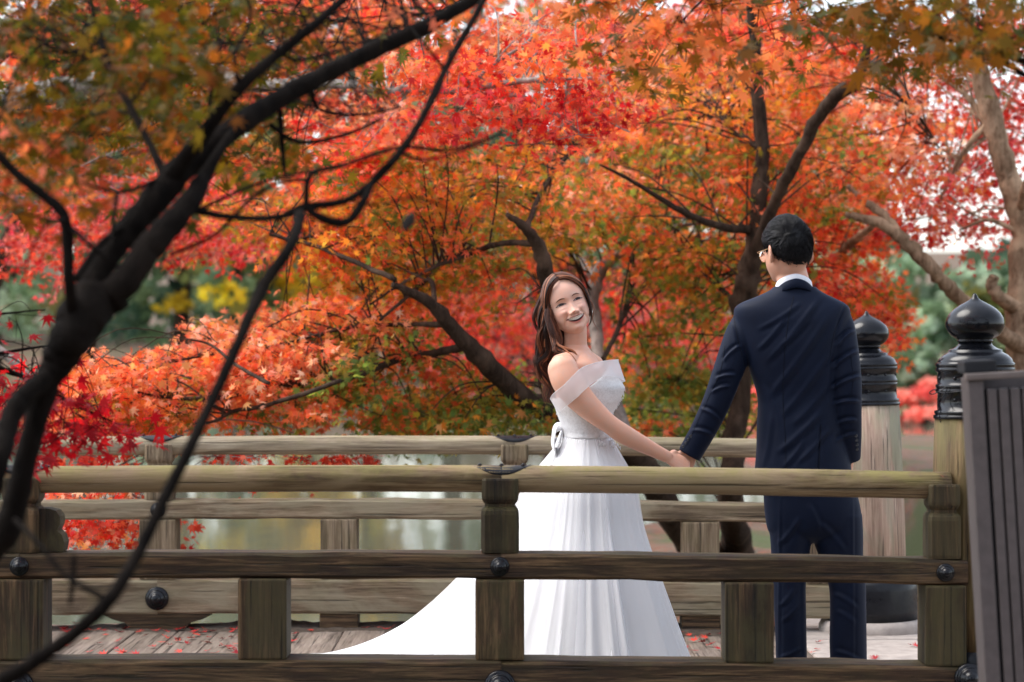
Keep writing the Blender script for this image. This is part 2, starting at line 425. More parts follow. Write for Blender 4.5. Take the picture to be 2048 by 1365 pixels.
far = railing('pale weathered wooden railing with log top rail behind the couple', YF, (W_FX, W_FZ, W_FR), 0.0425,
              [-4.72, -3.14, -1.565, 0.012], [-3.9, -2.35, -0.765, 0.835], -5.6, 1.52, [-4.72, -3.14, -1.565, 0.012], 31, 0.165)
# end posts butt against the newels
for root, x, WZ in ((near, 1.425, W_NZ), (far, 1.37, W_FZ)):
    put('post_head', post_upper(0.105, 0.125, WZ), None, root, (x, 0, 0.571+camber(x)))
    put('post_foot', bevbox('post_foot', 0.135, 0.165, 0.264, 0.007, WZ, 2), None, root, (x, 0, 0.352+camber(x)))
    if root is far: continue
    nail_cover('nail_cover', 0.03, root, (x, -0.07, 0.527+camber(x)))
    nail_cover('nail_cover', 0.052, root, (x-0.02, -0.0875, 0.12+camber(x)))
# carved cloud bracket beside the second near post
P = [(0, 0), (0.075, 0), (0.08, 0.03), (0.072, 0.055), (0.056, 0.068), (0.066, 0.09), (0.066, 0.115), (0.052, 0.135), (0.025, 0.142), (0, 0.142)]
V = [(a, -0.045, b) for a, b in P]+[(a, 0.045, b) for a, b in P]; n = len(P)
F = [tuple(range(n)), tuple(range(2*n-1, n-1, -1))]+[(i, n+i, n+(i+1) % n, (i+1) % n) for i in range(n)]
put('carved_bracket', mesh('carved_bracket', V, F, W_NZ), None, near, (-1.557, 0, 0.571))

def newel(label, loc, lean, wmat, wire=False, foot=1.0):
    root = empty('newel_post', loc); root.rotation_euler = (0, R(lean), 0); tag(root, label, 'newel post', 'onion-topped newel posts of the bridge')
    V, F = lathe([(0.150, 0.235), (0.148, 0.5), (0.143, 0.8), (0.136, 1.012)], 40)
    rng = np.random.default_rng(int(abs(loc[1])*10)); V = np.array(V); th = np.arctan2(V[:, 1], V[:, 0])
    V[:, :2] *= (1+0.012*np.sin(3*th+1)+0.008*np.sin(7*th+V[:, 2]*6))[:, None]
    MB().add(V, F).build('shaft', wmat, root, True)
    V, F = lathe([(0.205*foot, 0.06), (0.205*foot, 0.10), (0.20*foot, 0.19), (0.197*foot, 0.222), (0.185*foot, 0.238), (0.165*foot, 0.245), (0.146, 0.246)], 40)
    MB().add(V, F).build('base_band', IRONM, root, True)
    V, F = lathe([(0.245, -0.03), (0.24, 0.035), (0.228, 0.058), (0.15, 0.062)], 40)
    MB().add(V, F).build('stone_base', STONE, root, True)
    ring = lambda z: [(0.1265, z-0.016), (0.132, z-0.013), (0.132, z-0.003), (0.128, z), (0.132, z+0.003), (0.132, z+0.013), (0.1265, z+0.016)]
    col = [(0.126, 1.0)]+[(0.128, 1.004), (0.140, 1.007), (0.140, 1.017), (0.133, 1.02), (0.137, 1.023), (0.137, 1.032), (0.1275, 1.035)]+ring(1.107)+ring(1.178)
    col += [(0.126, 1.197), (0.121, 1.207), (0.108, 1.219), (0.094, 1.227), (0.090, 1.229), (0.090, 1.236), (0.083, 1.238), (0.070, 1.243), (0.058, 1.252), (0.054, 1.262)]
    V, F = lathe(col, 48); MB().add(V, F).build('collar', IRON, root, True)
    fin = [(0.054, 1.262), (0.060, 1.263), (0.060, 1.269), (0.056, 1.271), (0.068, 1.276), (0.082, 1.286), (0.092, 1.299), (0.098, 1.314), (0.0985, 1.326), (0.095, 1.342), (0.086, 1.358), (0.071, 1.373), (0.052, 1.386), (0.033, 1.396), (0.018, 1.404), (0.011, 1.411), (0.008, 1.419), (0.003, 1.425), (0.0005, 1.426)]
    V, F = lathe(fin, 48); MB().add(V, F).build('finial', IRON, root, True)
    for z in (1.07, 1.142):
        for k in range(10):
            a = k*math.tau/10+0.2
            V, F = lathe([(0.006, 0), (0.0055, 0.003), (0.003, 0.005), (0.0004, 0.0055)], 8)
            q = MB().add(V, F).build('rivet', IRON, root, True); q.location = (0.126*math.cos(a), 0.126*math.sin(a), z); q.rotation_euler = (0, R(90), a)
    if wire:
        mb = MB(); a0 = math.pi+0.25
        P = [(0.133*math.cos(t), 0.133*math.sin(t), 1.10+0.006*math.sin(3*t)) for t in np.linspace(a0, a0+6.1, 60)]
        mb.add(*tube(P, 0.0018, 5))
        c0 = np.array([-0.131, -0.06, 1.10])
        mb.add(*tube(spline([c0, c0+(-0.022, -0.012, 0.004), c0+(-0.036, -0.016, -0.006), c0+(-0.024, -0.02, -0.01), c0+(0.004, -0.02, 0.004), c0+(0.016, -0.024, 0.013), c0+(0.02, -0.024, 0.004), c0+(0.006, -0.022, -0.022)], 6), 0.0018, 5))
        mb.add(*tube(spline([c0+(-0.004, -0.02, -0.008), c0+(-0.006, -0.018, -0.04), c0+(0.001, -0.018, -0.06), c0+(-0.004, -0.018, -0.085), c0+(0.0, -0.02, -0.105)], 6), 0.0018, 5))
        mb.build('wire', IRONM, root)
    return root
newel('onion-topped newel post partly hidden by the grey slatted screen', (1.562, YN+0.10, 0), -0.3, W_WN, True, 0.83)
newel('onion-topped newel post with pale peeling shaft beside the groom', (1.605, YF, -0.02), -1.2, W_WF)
nail_cover('nail_cover', 0.05, near, (1.50, -0.088, 0.16))

# ------------------------------------------------------------------ grey slatted screen in front
def screen():
    d = 6.3; p = at(1936, 772, d); gz = float(ground_h(p.x+0.3, d))
    root = empty('slatted_screen', (p.x+(p.z-gz)*math.sin(R(3.3)), d, gz)); root.rotation_euler = (0, R(-3.3), R(-4))
    tag(root, 'grey slatted screen standing before the railing end', 'screen')
    g = plain('grey_painted_slats', (0.092, 0.075, 0.072), 0.6, 0.15, 30, 0.001)
    gt = plain('pale_grey_screen_cap', (0.14, 0.112, 0.10), 0.65, 0.12, 20, 0.001)
    dk = plain('dark_screen_backing', (0.012, 0.012, 0.014), 0.8, 0.2, 20, 0.001)
    H = p.z-gz+0.03
    W = 0.62
    put('backing', bevbox('backing', W, 0.02, H-0.06, 0.002, dk, 1), None, root, (W/2, 0.022, H/2-0.01))
    sw = 0.0297; n = int(W/sw)
    put('stile', bevbox('stile', 0.040, 0.045, H-0.015, 0.004, g, 2), None, root, (0.020, 0.012, H/2-0.0075))
    sl_ = bevbox('slat', sw-0.0055, 0.02, H-0.04, 0.003, g, 2)
    for i in range(n-2): put('slat', sl_, None, root, (0.0415+0.0045+sw*(i+0.5), 0.0, H/2-0.02))
    put('top_cap', bevbox('top_cap', W+0.01, 0.06, 0.018, 0.004, gt, 2), None, root, (W/2, 0.01, H-0.006))
    put('top_box', bevbox('top_box', 0.085, 0.16, 0.034, 0.006, dk, 2), None, root, (0.042, 0.13, H+0.019))
    put('rear_panel', bevbox('rear_panel', W-0.02, 0.02, H-0.02, 0.004, g, 2), None, root, (W/2, 0.22, H/2))
    put('side_panel', bevbox('side_panel', 0.02, 0.19, H-0.02, 0.004, g, 2), None, root, (0.018, 0.128, H/2))
screen()
# ------------------------------------------------------------------ maples
def leaf_mat(name, transl=0.55, rough=0.42):
    m = bpy.data.materials.new(name); m.use_nodes = True; t = m.node_tree; t.nodes.clear()
    out = t.nodes.new('ShaderNodeOutputMaterial'); at_ = t.nodes.new('ShaderNodeAttribute'); at_.attribute_name = 'col'
    d = t.nodes.new('ShaderNodeBsdfPrincipled'); d.inputs['Roughness'].default_value = rough; d.inputs['Specular IOR Level'].default_value = 0.18
    tr = t.nodes.new('ShaderNodeBsdfTranslucent'); mx = t.nodes.new('ShaderNodeMixShader'); mx.inputs[0].default_value = transl
    sat = t.nodes.new('ShaderNodeHueSaturation'); sat.inputs['Saturation'].default_value = 1.0; sat.inputs['Value'].default_value = 1.4
    t.links.new(at_.outputs['Color'], d.inputs['Base Color']); t.links.new(at_.outputs['Color'], sat.inputs['Color']); t.links.new(sat.outputs[0], tr.inputs['Color'])
    t.links.new(d.outputs[0], mx.inputs[1]); t.links.new(tr.outputs[0], mx.inputs[2]); t.links.new(mx.outputs[0], out.inputs['Surface']); return m
LEAF = leaf_mat('maple_leaf')

def bark(name, dark, light, scale=1.0):
    m, t, b = newmat(name); g, raw = objcoord(t, (1, 1, 1), False)
    mp = t.nodes.new('ShaderNodeMapping'); mp.inputs['Scale'].default_value = (34, 34, 9); t.links.new(raw, mp.inputs[0])
    n = noise(t, mp.outputs[0], 1.0*scale, 6, 0.65, 0.6); n2 = noise(t, raw, 5, 4, 0.6)
    c = ramp(t, [(0.3, dark), (0.7, light)], n)
    c = mixc(t, ramp(t, [(0.5, (0, 0, 0)), (0.7, (1, 1, 1))], n2), c, tuple(min(1, a*1.5) for a in light[:3]))
    t.links.new(c, b.inputs['Base Color']); b.inputs['Roughness'].default_value = 0.9; b.inputs['Specular IOR Level'].default_value = 0.08
    bump(t, n, 0.7, 0.02, b); return m
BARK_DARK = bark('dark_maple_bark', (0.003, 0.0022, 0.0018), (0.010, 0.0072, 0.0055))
BARK_MID = bark('brown_maple_bark', (0.018, 0.011, 0.008), (0.070, 0.045, 0.031))
BARK_GREY = bark('grey_maple_bark', (0.10, 0.085, 0.075), (0.30, 0.26, 0.23))
BARK_RED = bark('peeling_reddish_bark', (0.09, 0.046, 0.025), (0.36, 0.24, 0.155))

PAL = {
 'red': [(230, 74, 48), (240, 96, 64), (214, 50, 42), (244, 124, 92), (228, 84, 62), (238, 74, 44), (196, 36, 36)],
 'salmon': [(246, 150, 104), (250, 176, 138), (242, 128, 80), (252, 190, 156), (244, 150, 84), (238, 112, 78), (236, 164, 96)],
 'orange': [(244, 126, 58), (246, 140, 66), (236, 106, 50), (244, 104, 64), (236, 138, 76), (246, 134, 96), (230, 96, 60)],
 'gold': [(228, 158, 52), (242, 148, 52), (224, 146, 50), (216, 160, 58), (236, 124, 50)],
 'olive': [(164, 142, 48), (142, 130, 46), (188, 136, 46), (206, 126, 44), (128, 126, 48)],
 'dkolive': [(94, 88, 22), (120, 94, 24), (150, 92, 24), (76, 80, 22), (166, 88, 26), (106, 96, 24), (134, 104, 26)],
 'green': [(122, 138, 56), (146, 150, 62), (106, 126, 54), (164, 148, 62), (98, 118, 56)],
 'crimson': [(196, 18, 28), (176, 12, 28), (214, 30, 34), (158, 12, 26)],
 'pink': [(236, 104, 98), (228, 80, 84), (242, 136, 124), (214, 62, 72), (240, 122, 100)],
 'dusk': [(208, 92, 84), (196, 70, 70), (178, 66, 60), (214, 112, 92), (190, 96, 60)],
}
PAL = {k: np.array([lin(*c)[:3] for c in v]) for k, v in PAL.items()}
LOBES = [(0, 1.0), (38, 0.93), (77, 0.74), (122, 0.42)]
def leaf_template(lob7=True):
    pts = []
    tips = [(-122, .42), (-77, .74), (-38, .93), (0, 1.0), (38, .93), (77, .74), (122, .42)] if lob7 else [(-110, .5), (-58, .82), (0, 1.0), (58, .82), (110, .5)]
    V = [(0, 0, 0)]; ang = []
    for i, (a, r) in enumerate(tips):
        ang.append((a, r))
        if i < len(tips)-1:
            b = tips[i+1]; ang.append(((a+b[0])/2, 0.36*min(r, b[1])+0.06))
    ang.append((180, 0.06))
    for a, r in ang: V.append((r*math.sin(R(a)), r*math.cos(R(a)), -0.16*r*r))
    n = len(ang); F = [(0, 1+(i+1) % n, 1+i) for i in range(n)]
    return np.array(V), np.array(F)
T7 = leaf_template(True); T5 = leaf_template(False)
TD = (np.array([(0, -.5, 0), (.5, 0, -.1), (0, .6, -.05), (-.5, .05, -.1)]), np.array([(0, 1, 2), (0, 2, 3)]))

def leaves_mesh(name, P, N, T, S, C, tmpl, mat=LEAF, curl=0.25, rng=RNG):
    """P centres, N normals, T tip directions, S sizes, C colours -> one mesh"""
    tv, tf = tmpl; n = len(P)
    N = N/np.linalg.norm(N, axis=1)[:, None]; T = T-N*np.sum(N*T, 1)[:, None]; T /= np.linalg.norm(T, axis=1)[:, None]+1e-9; B = np.cross(T, N)
    loc = np.repeat(tv[None], n, 0).copy(); loc[..., 2] *= (1+rng.normal(0, 1.6, n))[:, None]
    loc[..., 0] *= rng.uniform(0.75, 1.1, n)[:, None]
    loc[:, 1:, :2] *= 1+rng.normal(0, 0.09, (n, tv.shape[0]-1, 1))
    V = P[:, None]+S[:, None, None]*(loc[..., :1]*B[:, None]+loc[..., 1:2]*T[:, None]+loc[..., 2:]*N[:, None])
    F = (tf[None]+(np.arange(n)*len(tv))[:, None, None]).reshape(-1, 3)
    Cv = np.repeat(np.concatenate([C, np.ones((n, 1))], 1)[:, None], len(tv), 1)
    return mesh(name, V.reshape(-1, 3), F, mat, False, Cv.reshape(-1, 4))

class Tree:
    def __init__(s, label, base, barkm, name='maple_tree', group=None, cat='tree', seed=1):
        s.root = empty(name, base); tag(s.root, label, cat, group); s.base = Vector(base); s.bark = barkm; s.rough = .12
        s.rng = np.random.default_rng(seed); s.pts = []; s.tw = MB(); s.L = {k: [] for k in 'PNTSC'}; s.ntrunk = 0
    def limb(s, pts, name='branch', mat=None, seg=10, lump=0.05, per=6, px=True, rough=None):
        """pts: (px, py, depth, radius in px) traced rows, or metres"""
        rows = []
        thin = px and max(p[3] for p in pts) < 9.5
        for i, p in enumerate(pts):
            if px:
                k_ = LDZ[0]; LDZ[0] = k_*(max(.1, 1-i*.5) if thin else 1); q = m3(*p); LDZ[0] = k_; rows.append(q)
            else: rows.append(p)
        sp = spline(rows, per); 
        k = s.rng.normal(0, 1, (len(sp), 3)); k[0] = k[-1] = 0
        rough = s.rough if rough is None else rough; lump = lump*s.rough/.12; sp[:, :3] += k*sp[:, 3:4]*rough
        sp[:, 3] = np.maximum(sp[:, 3]*(1+s.rng.normal(0, 0.04, len(sp))), 0.0012)
        V, F = tube(sp[:, :3]-np.array(s.base), sp[:, 3], seg, True, lump, s.rng)
        MB().add(V, F).build(name, mat or s.bark, s.root, True)
        s.pts.extend([(*q[:3], q[3]) for q in sp[1:]])
        return sp
    def sprays(s, blobs, near_only=3.0, size=0.058, up=0.55, twig=True):
        rng = s.rng; L = np.array([p[:3] for p in s.pts]) if s.pts else None
        for (cx, cy, rx, ry, d0, d1, ns, nl, pals) in blobs:
            nl = int(nl*(1.3 if d0 < 9 else 1.9))
            for k in range(ns):
                while True:
                    u = rng.uniform(-1, 1, 2)
                    if u@u < 1: break
                d = rng.uniform(d0, d1)*DSC[0]; c = np.array(at(cx+u[0]*rx, cy+u[1]*ry, d))
                rad = rng.uniform(0.12, 0.25)*d/12*(1.0 if d > 8 else 1.3)
                tilt = rng.normal(0, 0.25, 2); nrm = np.array([tilt[0], tilt[1]-0.15, 1.0]); nrm /= np.linalg.norm(nrm)
                e1 = np.cross(nrm, [0.2, 1, 0]); e1 /= np.linalg.norm(e1); e2 = np.cross(nrm, e1)
                a = rng.uniform(0, math.tau, nl); q = rad*np.sqrt(rng.random(nl))
                P = c+np.outer(q*np.cos(a), e1)+np.outer(q*np.sin(a), e2)+np.outer(rng.normal(0, 0.16*rad, nl)-0.35*q*q/rad, nrm)
                N = np.array([0, -0.25, up])+rng.normal(0, 0.55, (nl, 3))
                T = np.outer(np.cos(a), e1)+np.outer(np.sin(a), e2)+np.array([0, 0, -0.7])+rng.normal(0, 0.45, (nl, 3))
                pl = pals if isinstance(pals, (list, tuple)) else [pals]
                pal = PAL[pl[rng.integers(len(pl))]]
                other = PAL[pl[rng.integers(len(pl))]]
                C = pal[rng.integers(len(pal), size=nl)]; sw = rng.random(nl) < 0.3
                C[sw] = other[rng.integers(len(other), size=sw.sum())]
                C = np.clip(C*rng.uniform(0.66, 1.25, (nl, 1))*(rng.uniform(0.74, 1.12) if d > 9 else .85)*(1+rng.normal(0, 0.05, (nl, 3))), 0.003, 0.95)
                S = size*np.clip(rng.normal(1, 0.2, nl), 0.5, 1.5)*0.72
                for key, v in zip('PNTSC', (P, N, T, S, C)): s.L[key].append(v)
                if twig and L is not None:
                    dist = np.linalg.norm(L-c, axis=1)+0.4*np.maximum(0, L[:, 2]-c[2]); j = int(rng.choice(np.argsort(dist)[:min(26, len(dist))]))
                    if dist[j] < near_only and rng.random() < (.6 if d > 8 else 1):
                        p0 = L[j]; mid = (p0+c)/2+np.array([0, 0, 0.12*dist[j]])+rng.normal(0, 0.06*dist[j], 3)
                        path = spline([p0, mid, c], 5); r0 = min(0.0055, s.pts[j][3]*0.6)*d/12
                        s.tw.add(*tube(path-np.array(s.base), np.linspace(r0, 0.0022*d/12, len(path)), 5, False))
                        for h in range(3):
                            e = P[rng.integers(nl)]; s.tw.add(*tube(np.array([c, (c+e)/2+rng.normal(0, 0.03, 3), e])-np.array(s.base), [0.0022*d/12, 0.0017*d/12, 0.0010*d/12], 4, False))
    def single_leaves(s, A, tmpl, count):
        """the leaves that show largest become parts of their own; returns the mask of the rest"""
        P = A['P']; px = 1024+P[:, 0]/P[:, 1]*FPX; py = 692-(P[:, 2]-EYE)/P[:, 1]*FPX
        ok = (px > 5) & (px < 2043) & (py > 5) & (py < 1360); face = np.abs(np.sum(A['N']*P/np.linalg.norm(P, axis=1)[:, None], 1))/np.linalg.norm(A['N'], axis=1)
        score = np.where(ok, A['S']/P[:, 1]*(.4+face), -1); idx = np.argsort(-score)[:count]; idx = idx[score[idx] > 0]
        tv, tf = tmpl; ms = []; tris = tf
        order = idx[np.argsort(A['C'][idx, 1])]; nb = 10; rest = np.ones(len(P), bool); rest[idx] = False
        for b, grp in enumerate(np.array_split(order, nb)):
            V = tv.copy(); V[:, 2] *= 1+s.rng.normal(0, 1.4); V[1:, :2] *= 1+s.rng.normal(0, .09, (len(V)-1, 1)); c = A['C'][grp].mean(0)
            me = mesh('leaf', V, tris, LEAF, False, np.broadcast_to(np.array([*c, 1.0]), (len(V), 4)))
            for i in grp:
                n = A['N'][i]/np.linalg.norm(A['N'][i]); t_ = A['T'][i]-n*np.dot(n, A['T'][i]); t_ /= np.linalg.norm(t_)+1e-9; b_ = np.cross(t_, n); k = float(A['S'][i]); q = P[i]-np.array(s.base)
                o = put('leaf', me, None, s.root); o.matrix_local = Matrix([[b_[j]*k, t_[j]*k, n[j]*k, q[j]] for j in range(3)]+[[0, 0, 0, 1]])
        return rest
    def finish(s, tmpl=T7, crown='crown', single=0):
        if s.tw.n: tag(s.tw.build('twigs', s.bark, s.root, True), kind='stuff')
        if s.L['P']:
            A = {k: np.concatenate(v) for k, v in s.L.items()}
            if single: m_ = s.single_leaves(A, tmpl, single); A = {k: v[m_] for k, v in A.items()}
            me = leaves_mesh(crown, A['P']-np.array(s.base), A['N'], A['T'], A['S'], A['C'], tmpl, rng=s.rng)
            o = put(crown, me, None, s.root)
            if single: tag(o, kind='stuff')
        return s.root
G_MAPLE = 'maples in autumn colour'
def gbase(px, d): 
    x = (px-1024)/FPX*d; return (x, d, float(ground_h(x, d)))

# --- the dark foreground maple at the left
b0 = Vector((-1.25, 5.06, float(ground_h(-1.25, 5.06))-0.03))
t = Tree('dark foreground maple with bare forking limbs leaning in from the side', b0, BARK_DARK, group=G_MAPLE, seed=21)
base_row = (*b0, 0.085); t.rough = .045
LDZ = [0.0]; DSC = [1.22]
def m3(px, py, d, r): d = d*DSC[0]+LDZ[0]; q = at(px, py, d); return (*q, r/FPX*d)
t.limb([base_row, m3(-60, 1230, 4.15, 38), m3(14, 1060, 4.15, 28), m3(40, 967, 4.15, 25), m3(66, 864, 4.15, 23), m3(96, 765, 4.15, 27), m3(126, 710, 4.15, 37), m3(150, 659, 4.15, 46), m3(184, 606, 4.2, 52)], 'trunk', px=False, seg=14)
t.limb([base_row, m3(-140, 1260, 4.0, 34), m3(-50, 1050, 4.0, 28), m3(-8, 935, 4.0, 25), m3(14, 864, 4.05, 23), m3(32, 813, 4.08, 22), m3(75, 770, 4.12, 21), m3(112, 738, 4.15, 18)], 'trunk', px=False, seg=12)
t.limb([(168, 604, 4.2, 34), (190, 556, 4.22, 26), (222, 505, 4.25, 25), (262, 454, 4.28, 27), (308, 403, 4.32, 29), (356, 345, 4.37, 30), (430, 285, 4.45, 24), (520, 222, 4.55, 22), (620, 165, 4.65, 19), (730, 108, 4.75, 18), (850, 55, 4.85, 16), (960, -10, 4.95, 13), (1080, -90, 5.1, 9)])
t.limb([(214, 602, 4.2, 38), (256, 556, 4.2, 30), (292, 505, 4.22, 30), (336, 454, 4.25, 27), (380, 403, 4.3, 23), (408, 355, 4.35, 16), (440, 300, 4.4, 10), (490, 230, 4.5, 6)])
t.limb([(335, 365, 4.35, 20), (410, 265, 4.3, 15), (480, 175, 4.3, 13), (560, 105, 4.35, 11), (640, 40, 4.4, 10), (720, -30, 4.5, 8)])
t.limb([(328, 350, 4.35, 9), (300, 290, 4.4, 8), (258, 210, 4.45, 7.5), (222, 140, 4.5, 7), (195, 60, 4.55, 6), (175, -30, 4.6, 5)])
t.limb([(145, 640, 4.15, 16), (138, 560, 4.1, 12), (130, 440, 4.1, 12), (85, 390, 4.1, 11), (20, 335, 4.1, 10), (-60, 240, 4.1, 8)])
t.limb([(150, 560, 4.15, 8), (200, 490, 4.2, 7), (245, 455, 4.25, 5)])
t.limb([(140, 455, 4.1, 6), (180, 490, 4.05, 5), (215, 520, 4.05, 4)])
t.limb([(385, 418, 4.3, 8), (430, 430, 4.3, 7.5), (500, 437, 4.25, 7), (560, 434, 4.2, 7.5), (610, 415, 4.2, 9), (690, 402, 4.25, 7.5), (745, 365, 4.3, 8), (800, 305, 4.35, 8), (845, 235, 4.4, 8), (890, 140, 4.5, 7.5), (940, 50, 4.6, 7), (990, -40, 4.7, 6)])
t.limb([(612, 416, 4.2, 8), (650, 440, 4.2, 9), (695, 443, 4.22, 9), (728, 400, 4.25, 8), (750, 355, 4.3, 6), (780, 325, 4.3, 5)])
t.limb([(600, 430, 4.1, 12), (582, 490, 4.0, 12), (528, 570, 3.95, 14), (500, 630, 3.9, 12), (470, 700, 3.85, 12), (425, 800, 3.8, 12), (380, 895, 3.75, 12), (325, 1005, 3.7, 13), (275, 1110, 3.65, 13), (215, 1205, 3.6, 15), (140, 1275, 3.6, 15), (60, 1330, 3.6, 16), (-40, 1390, 3.6, 18), (-190, 1500, 3.65, 21), (-330, 1700, 3.75, 25)], seg=12)
t.limb([(612, 412, 4.2, 7), (622, 350, 4.2, 6), (690, 330, 4.25, 5), (800, 295, 4.4, 4), (900, 300, 4.5, 3.5), (1005, 265, 4.6, 2)])
t.limb([(622, 360, 4.2, 5), (560, 365, 4.2, 4), (500, 400, 4.25, 4), (430, 470, 4.3, 4), (340, 510, 4.35, 4)])
t.limb([(395, 422, 4.3, 5), (450, 395, 4.35, 4), (540, 360, 4.45, 3.5), (640, 340, 4.6, 2)])
t.limb([(130, 440, 4.1, 5), (100, 440, 4.0, 3), (40, 425, 3.95, 2.5), (-20, 410, 3.9, 2)])
t.limb([(330, 350, 4.35, 5), (290, 370, 4.3, 4), (235, 385, 4.25, 4), (160, 365, 4.2, 2.5)])
t.limb([(235, 385, 4.25, 4), (228, 430, 4.2, 4), (222, 500, 4.15, 2.5)])
t.limb([(540, 250, 4.55, 5), (600, 285, 4.6, 5), (690, 270, 4.7, 4), (760, 240, 4.8, 3)])
t.limb([(560, 220, 4.6, 6), (565, 300, 4.6, 5), (570, 350, 4.6, 3)])
t.limb([(30, 1040, 3.7, 5), (80, 1090, 3.65, 5), (130, 1150, 3.62, 5), (205, 1195, 3.6, 7)])
t.limb([(148, 1110, 3.62, 5), (146, 1160, 3.62, 6), (140, 1210, 3.62, 4)])
for pts in ([(20, 335, 4.1, 5), (-10, 300, 4.1, 4), (10, 200, 4.2, 3), (40, 120, 4.3, 2)], [(258, 210, 4.45, 4), (300, 150, 4.5, 3), (330, 60, 4.6, 2.5), (350, -20, 4.6, 2)], [(222, 140, 4.5, 4), (160, 110, 4.5, 3), (90, 90, 4.5, 2)], [(480, 175, 4.3, 5), (470, 110, 4.3, 4), (500, 40, 4.4, 3), (490, -30, 4.4, 3)], [(560, 105, 4.35, 5), (600, 120, 4.4, 4), (700, 95, 4.5, 3), (790, 60, 4.6, 2)], [(430, 285, 4.45, 5), (420, 200, 4.5, 4), (440, 120, 4.5, 3), (430, 40, 4.6, 2)], [(620, 165, 4.65, 6), (640, 220, 4.7, 4), (720, 230, 4.8, 3), (800, 215, 4.9, 2)], [(800, 305, 4.35, 4), (850, 320, 4.4, 3), (930, 300, 4.5, 2.5), (1010, 268, 4.6, 1.5)], [(845, 235, 4.4, 4), (880, 180, 4.4, 3), (900, 100, 4.5, 2.5)], [(700, 402, 4.25, 3), (760, 410, 4.3, 2.5), (830, 395, 4.35, 2), (900, 420, 4.4, 1.5)], [(100, 440, 4.0, 3), (60, 500, 4.0, 2.5), (50, 560, 4.0, 2)], [(560, 434, 4.2, 4), (540, 470, 4.2, 3), (480, 500, 4.2, 2)], [(890, 140, 4.5, 4), (850, 90, 4.5, 3), (790, 20, 4.6, 2.5)]):
    t.limb(pts, seg=7)
t.sprays([
 (120, 100, 300, 220, 4.2, 6.2, 62, 18, ['dkolive']), (430, 130, 250, 170, 4.4, 6.2, 44, 17, ['dkolive']), (60, 320, 180, 100, 4.2, 5.6, 24, 14, ['dkolive', 'dkolive', 'orange']),
 (520, 330, 140, 70, 4.8, 6.2, 9, 12, ['dkolive']), (720, 60, 190, 90, 4.8, 6.4, 12, 12, ['dkolive', 'orange']), (250, 400, 120, 40, 4.6, 5.6, 4, 10, ['dkolive']),
 (300, -260, 600, 200, 4.0, 6.5, 60, 13, ['dkolive']), (-400, 100, 250, 400, 4.0, 6.0, 30, 13, ['dkolive'])], size=0.053)
t.finish()
DSC[0] = 1.0

# --- boughs hanging into the top of the frame at the right
br = (3.3, 6.3, float(ground_h(3.3, 6.3)))
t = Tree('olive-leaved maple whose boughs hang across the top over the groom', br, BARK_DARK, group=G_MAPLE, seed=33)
t.limb([(*br, 0.13), (3.2, 6.3, 1.2, 0.11), (3.0, 6.4, 2.2, 0.09), (2.5, 6.5, 2.75, 0.06), (1.6, 6.6, 2.75, 0.04), (0.9, 6.7, 2.62, 0.02), (0.3, 6.8, 2.5, 0.01)], 'trunk', px=False, seg=14)
t.limb([(*at(2300, 180, 6.4), 0.03), (*at(2120, 150, 6.4), 0.016), (*at(2040, 120, 6.4), 0.009), (*at(1960, 100, 6.4), 0.006), (*at(1880, 75, 6.4), 0.003)], px=False)
t.limb([(*at(2120, 150, 6.4), 0.014), (*at(2070, 160, 6.45), 0.008), (*at(2010, 125, 6.5), 0.004)], px=False)
t.limb([(*at(2300, -100, 6.4), 0.03), (*at(2000, -90, 6.5), 0.018), (*at(1700, -60, 6.6), 0.012), (*at(1450, -50, 6.8), 0.008), (*at(1300, -20, 6.9), 0.004)], px=False)
t.sprays([(1960, 30, 130, 70, 5.9, 6.7, 18, 13, ['dkolive']), (1760, 50, 170, 70, 6.0, 7.0, 16, 13, ['dkolive']), (1500, 40, 220, 80, 6.4, 7.6, 18, 14, ['dkolive', 'orange']),
 (1260, 30, 120, 90, 6.6, 7.6, 9, 14, ['orange', 'dkolive']), (1300, 110, 90, 60, 6.8, 7.6, 5, 13, ['orange', 'dkolive']), (1850, 130, 120, 40, 6.2, 7.0, 3, 10, ['dkolive', 'orange']), (1750, -160, 500, 120, 6.0, 7.5, 30, 13, ['dkolive', 'olive', 'orange'])], size=0.058)
t.finish(single=300)

# --- the leaning maple of the islet with salmon boughs to the left
LDZ[0] = -0.75
t = Tree('maple on the islet with a trunk leaning left under salmon boughs', gbase(1425, 14.6), BARK_MID, group=G_MAPLE, seed=41)
b_ = t.base
t.limb([(*b_, 0.12), m3(1375, 1085, 14.4, 30), m3(1318, 985, 14.0, 27), m3(1268, 910, 13.6, 25), m3(1180, 865, 13.2, 22), m3(1080, 815, 12.9, 21), m3(980, 735, 12.6, 20), m3(900, 650, 12.4, 16), m3(850, 600, 12.3, 11), m3(785, 570, 12.2, 6)], 'trunk', px=False, seg=14)
t.limb([(1268, 910, 13.6, 20), (1236, 830, 13.8, 15), (1196, 700, 14.2, 13), (1190, 570, 14.5, 15), (1240, 508, 14.6, 9), (1330, 462, 14.8, 6), (1420, 440, 15, 3)], mat=BARK_GREY)
t.limb([(1192, 560, 14.5, 8), (1160, 520, 14.5, 6), (1120, 500, 14.5, 4), (1090, 470, 14.4, 3)], mat=BARK_GREY)
t.limb([(1180, 865, 13.2, 18), (1135, 700, 12.8, 17), (1096, 560, 12.5, 17), (1080, 500, 12.4, 15), (1050, 455, 12.3, 10), (1015, 430, 12.2, 5)])
t.limb([(1068, 486, 12.4, 7), (1000, 488, 12.2, 6), (940, 508, 12.1, 5), (880, 530, 12.0, 4), (800, 570, 11.9, 3), (740, 610, 11.9, 2)])
t.limb([(1055, 460, 12.4, 6), (1075, 400, 12.6, 5), (1120, 330, 12.8, 3.5), (1165, 290, 13, 3)])
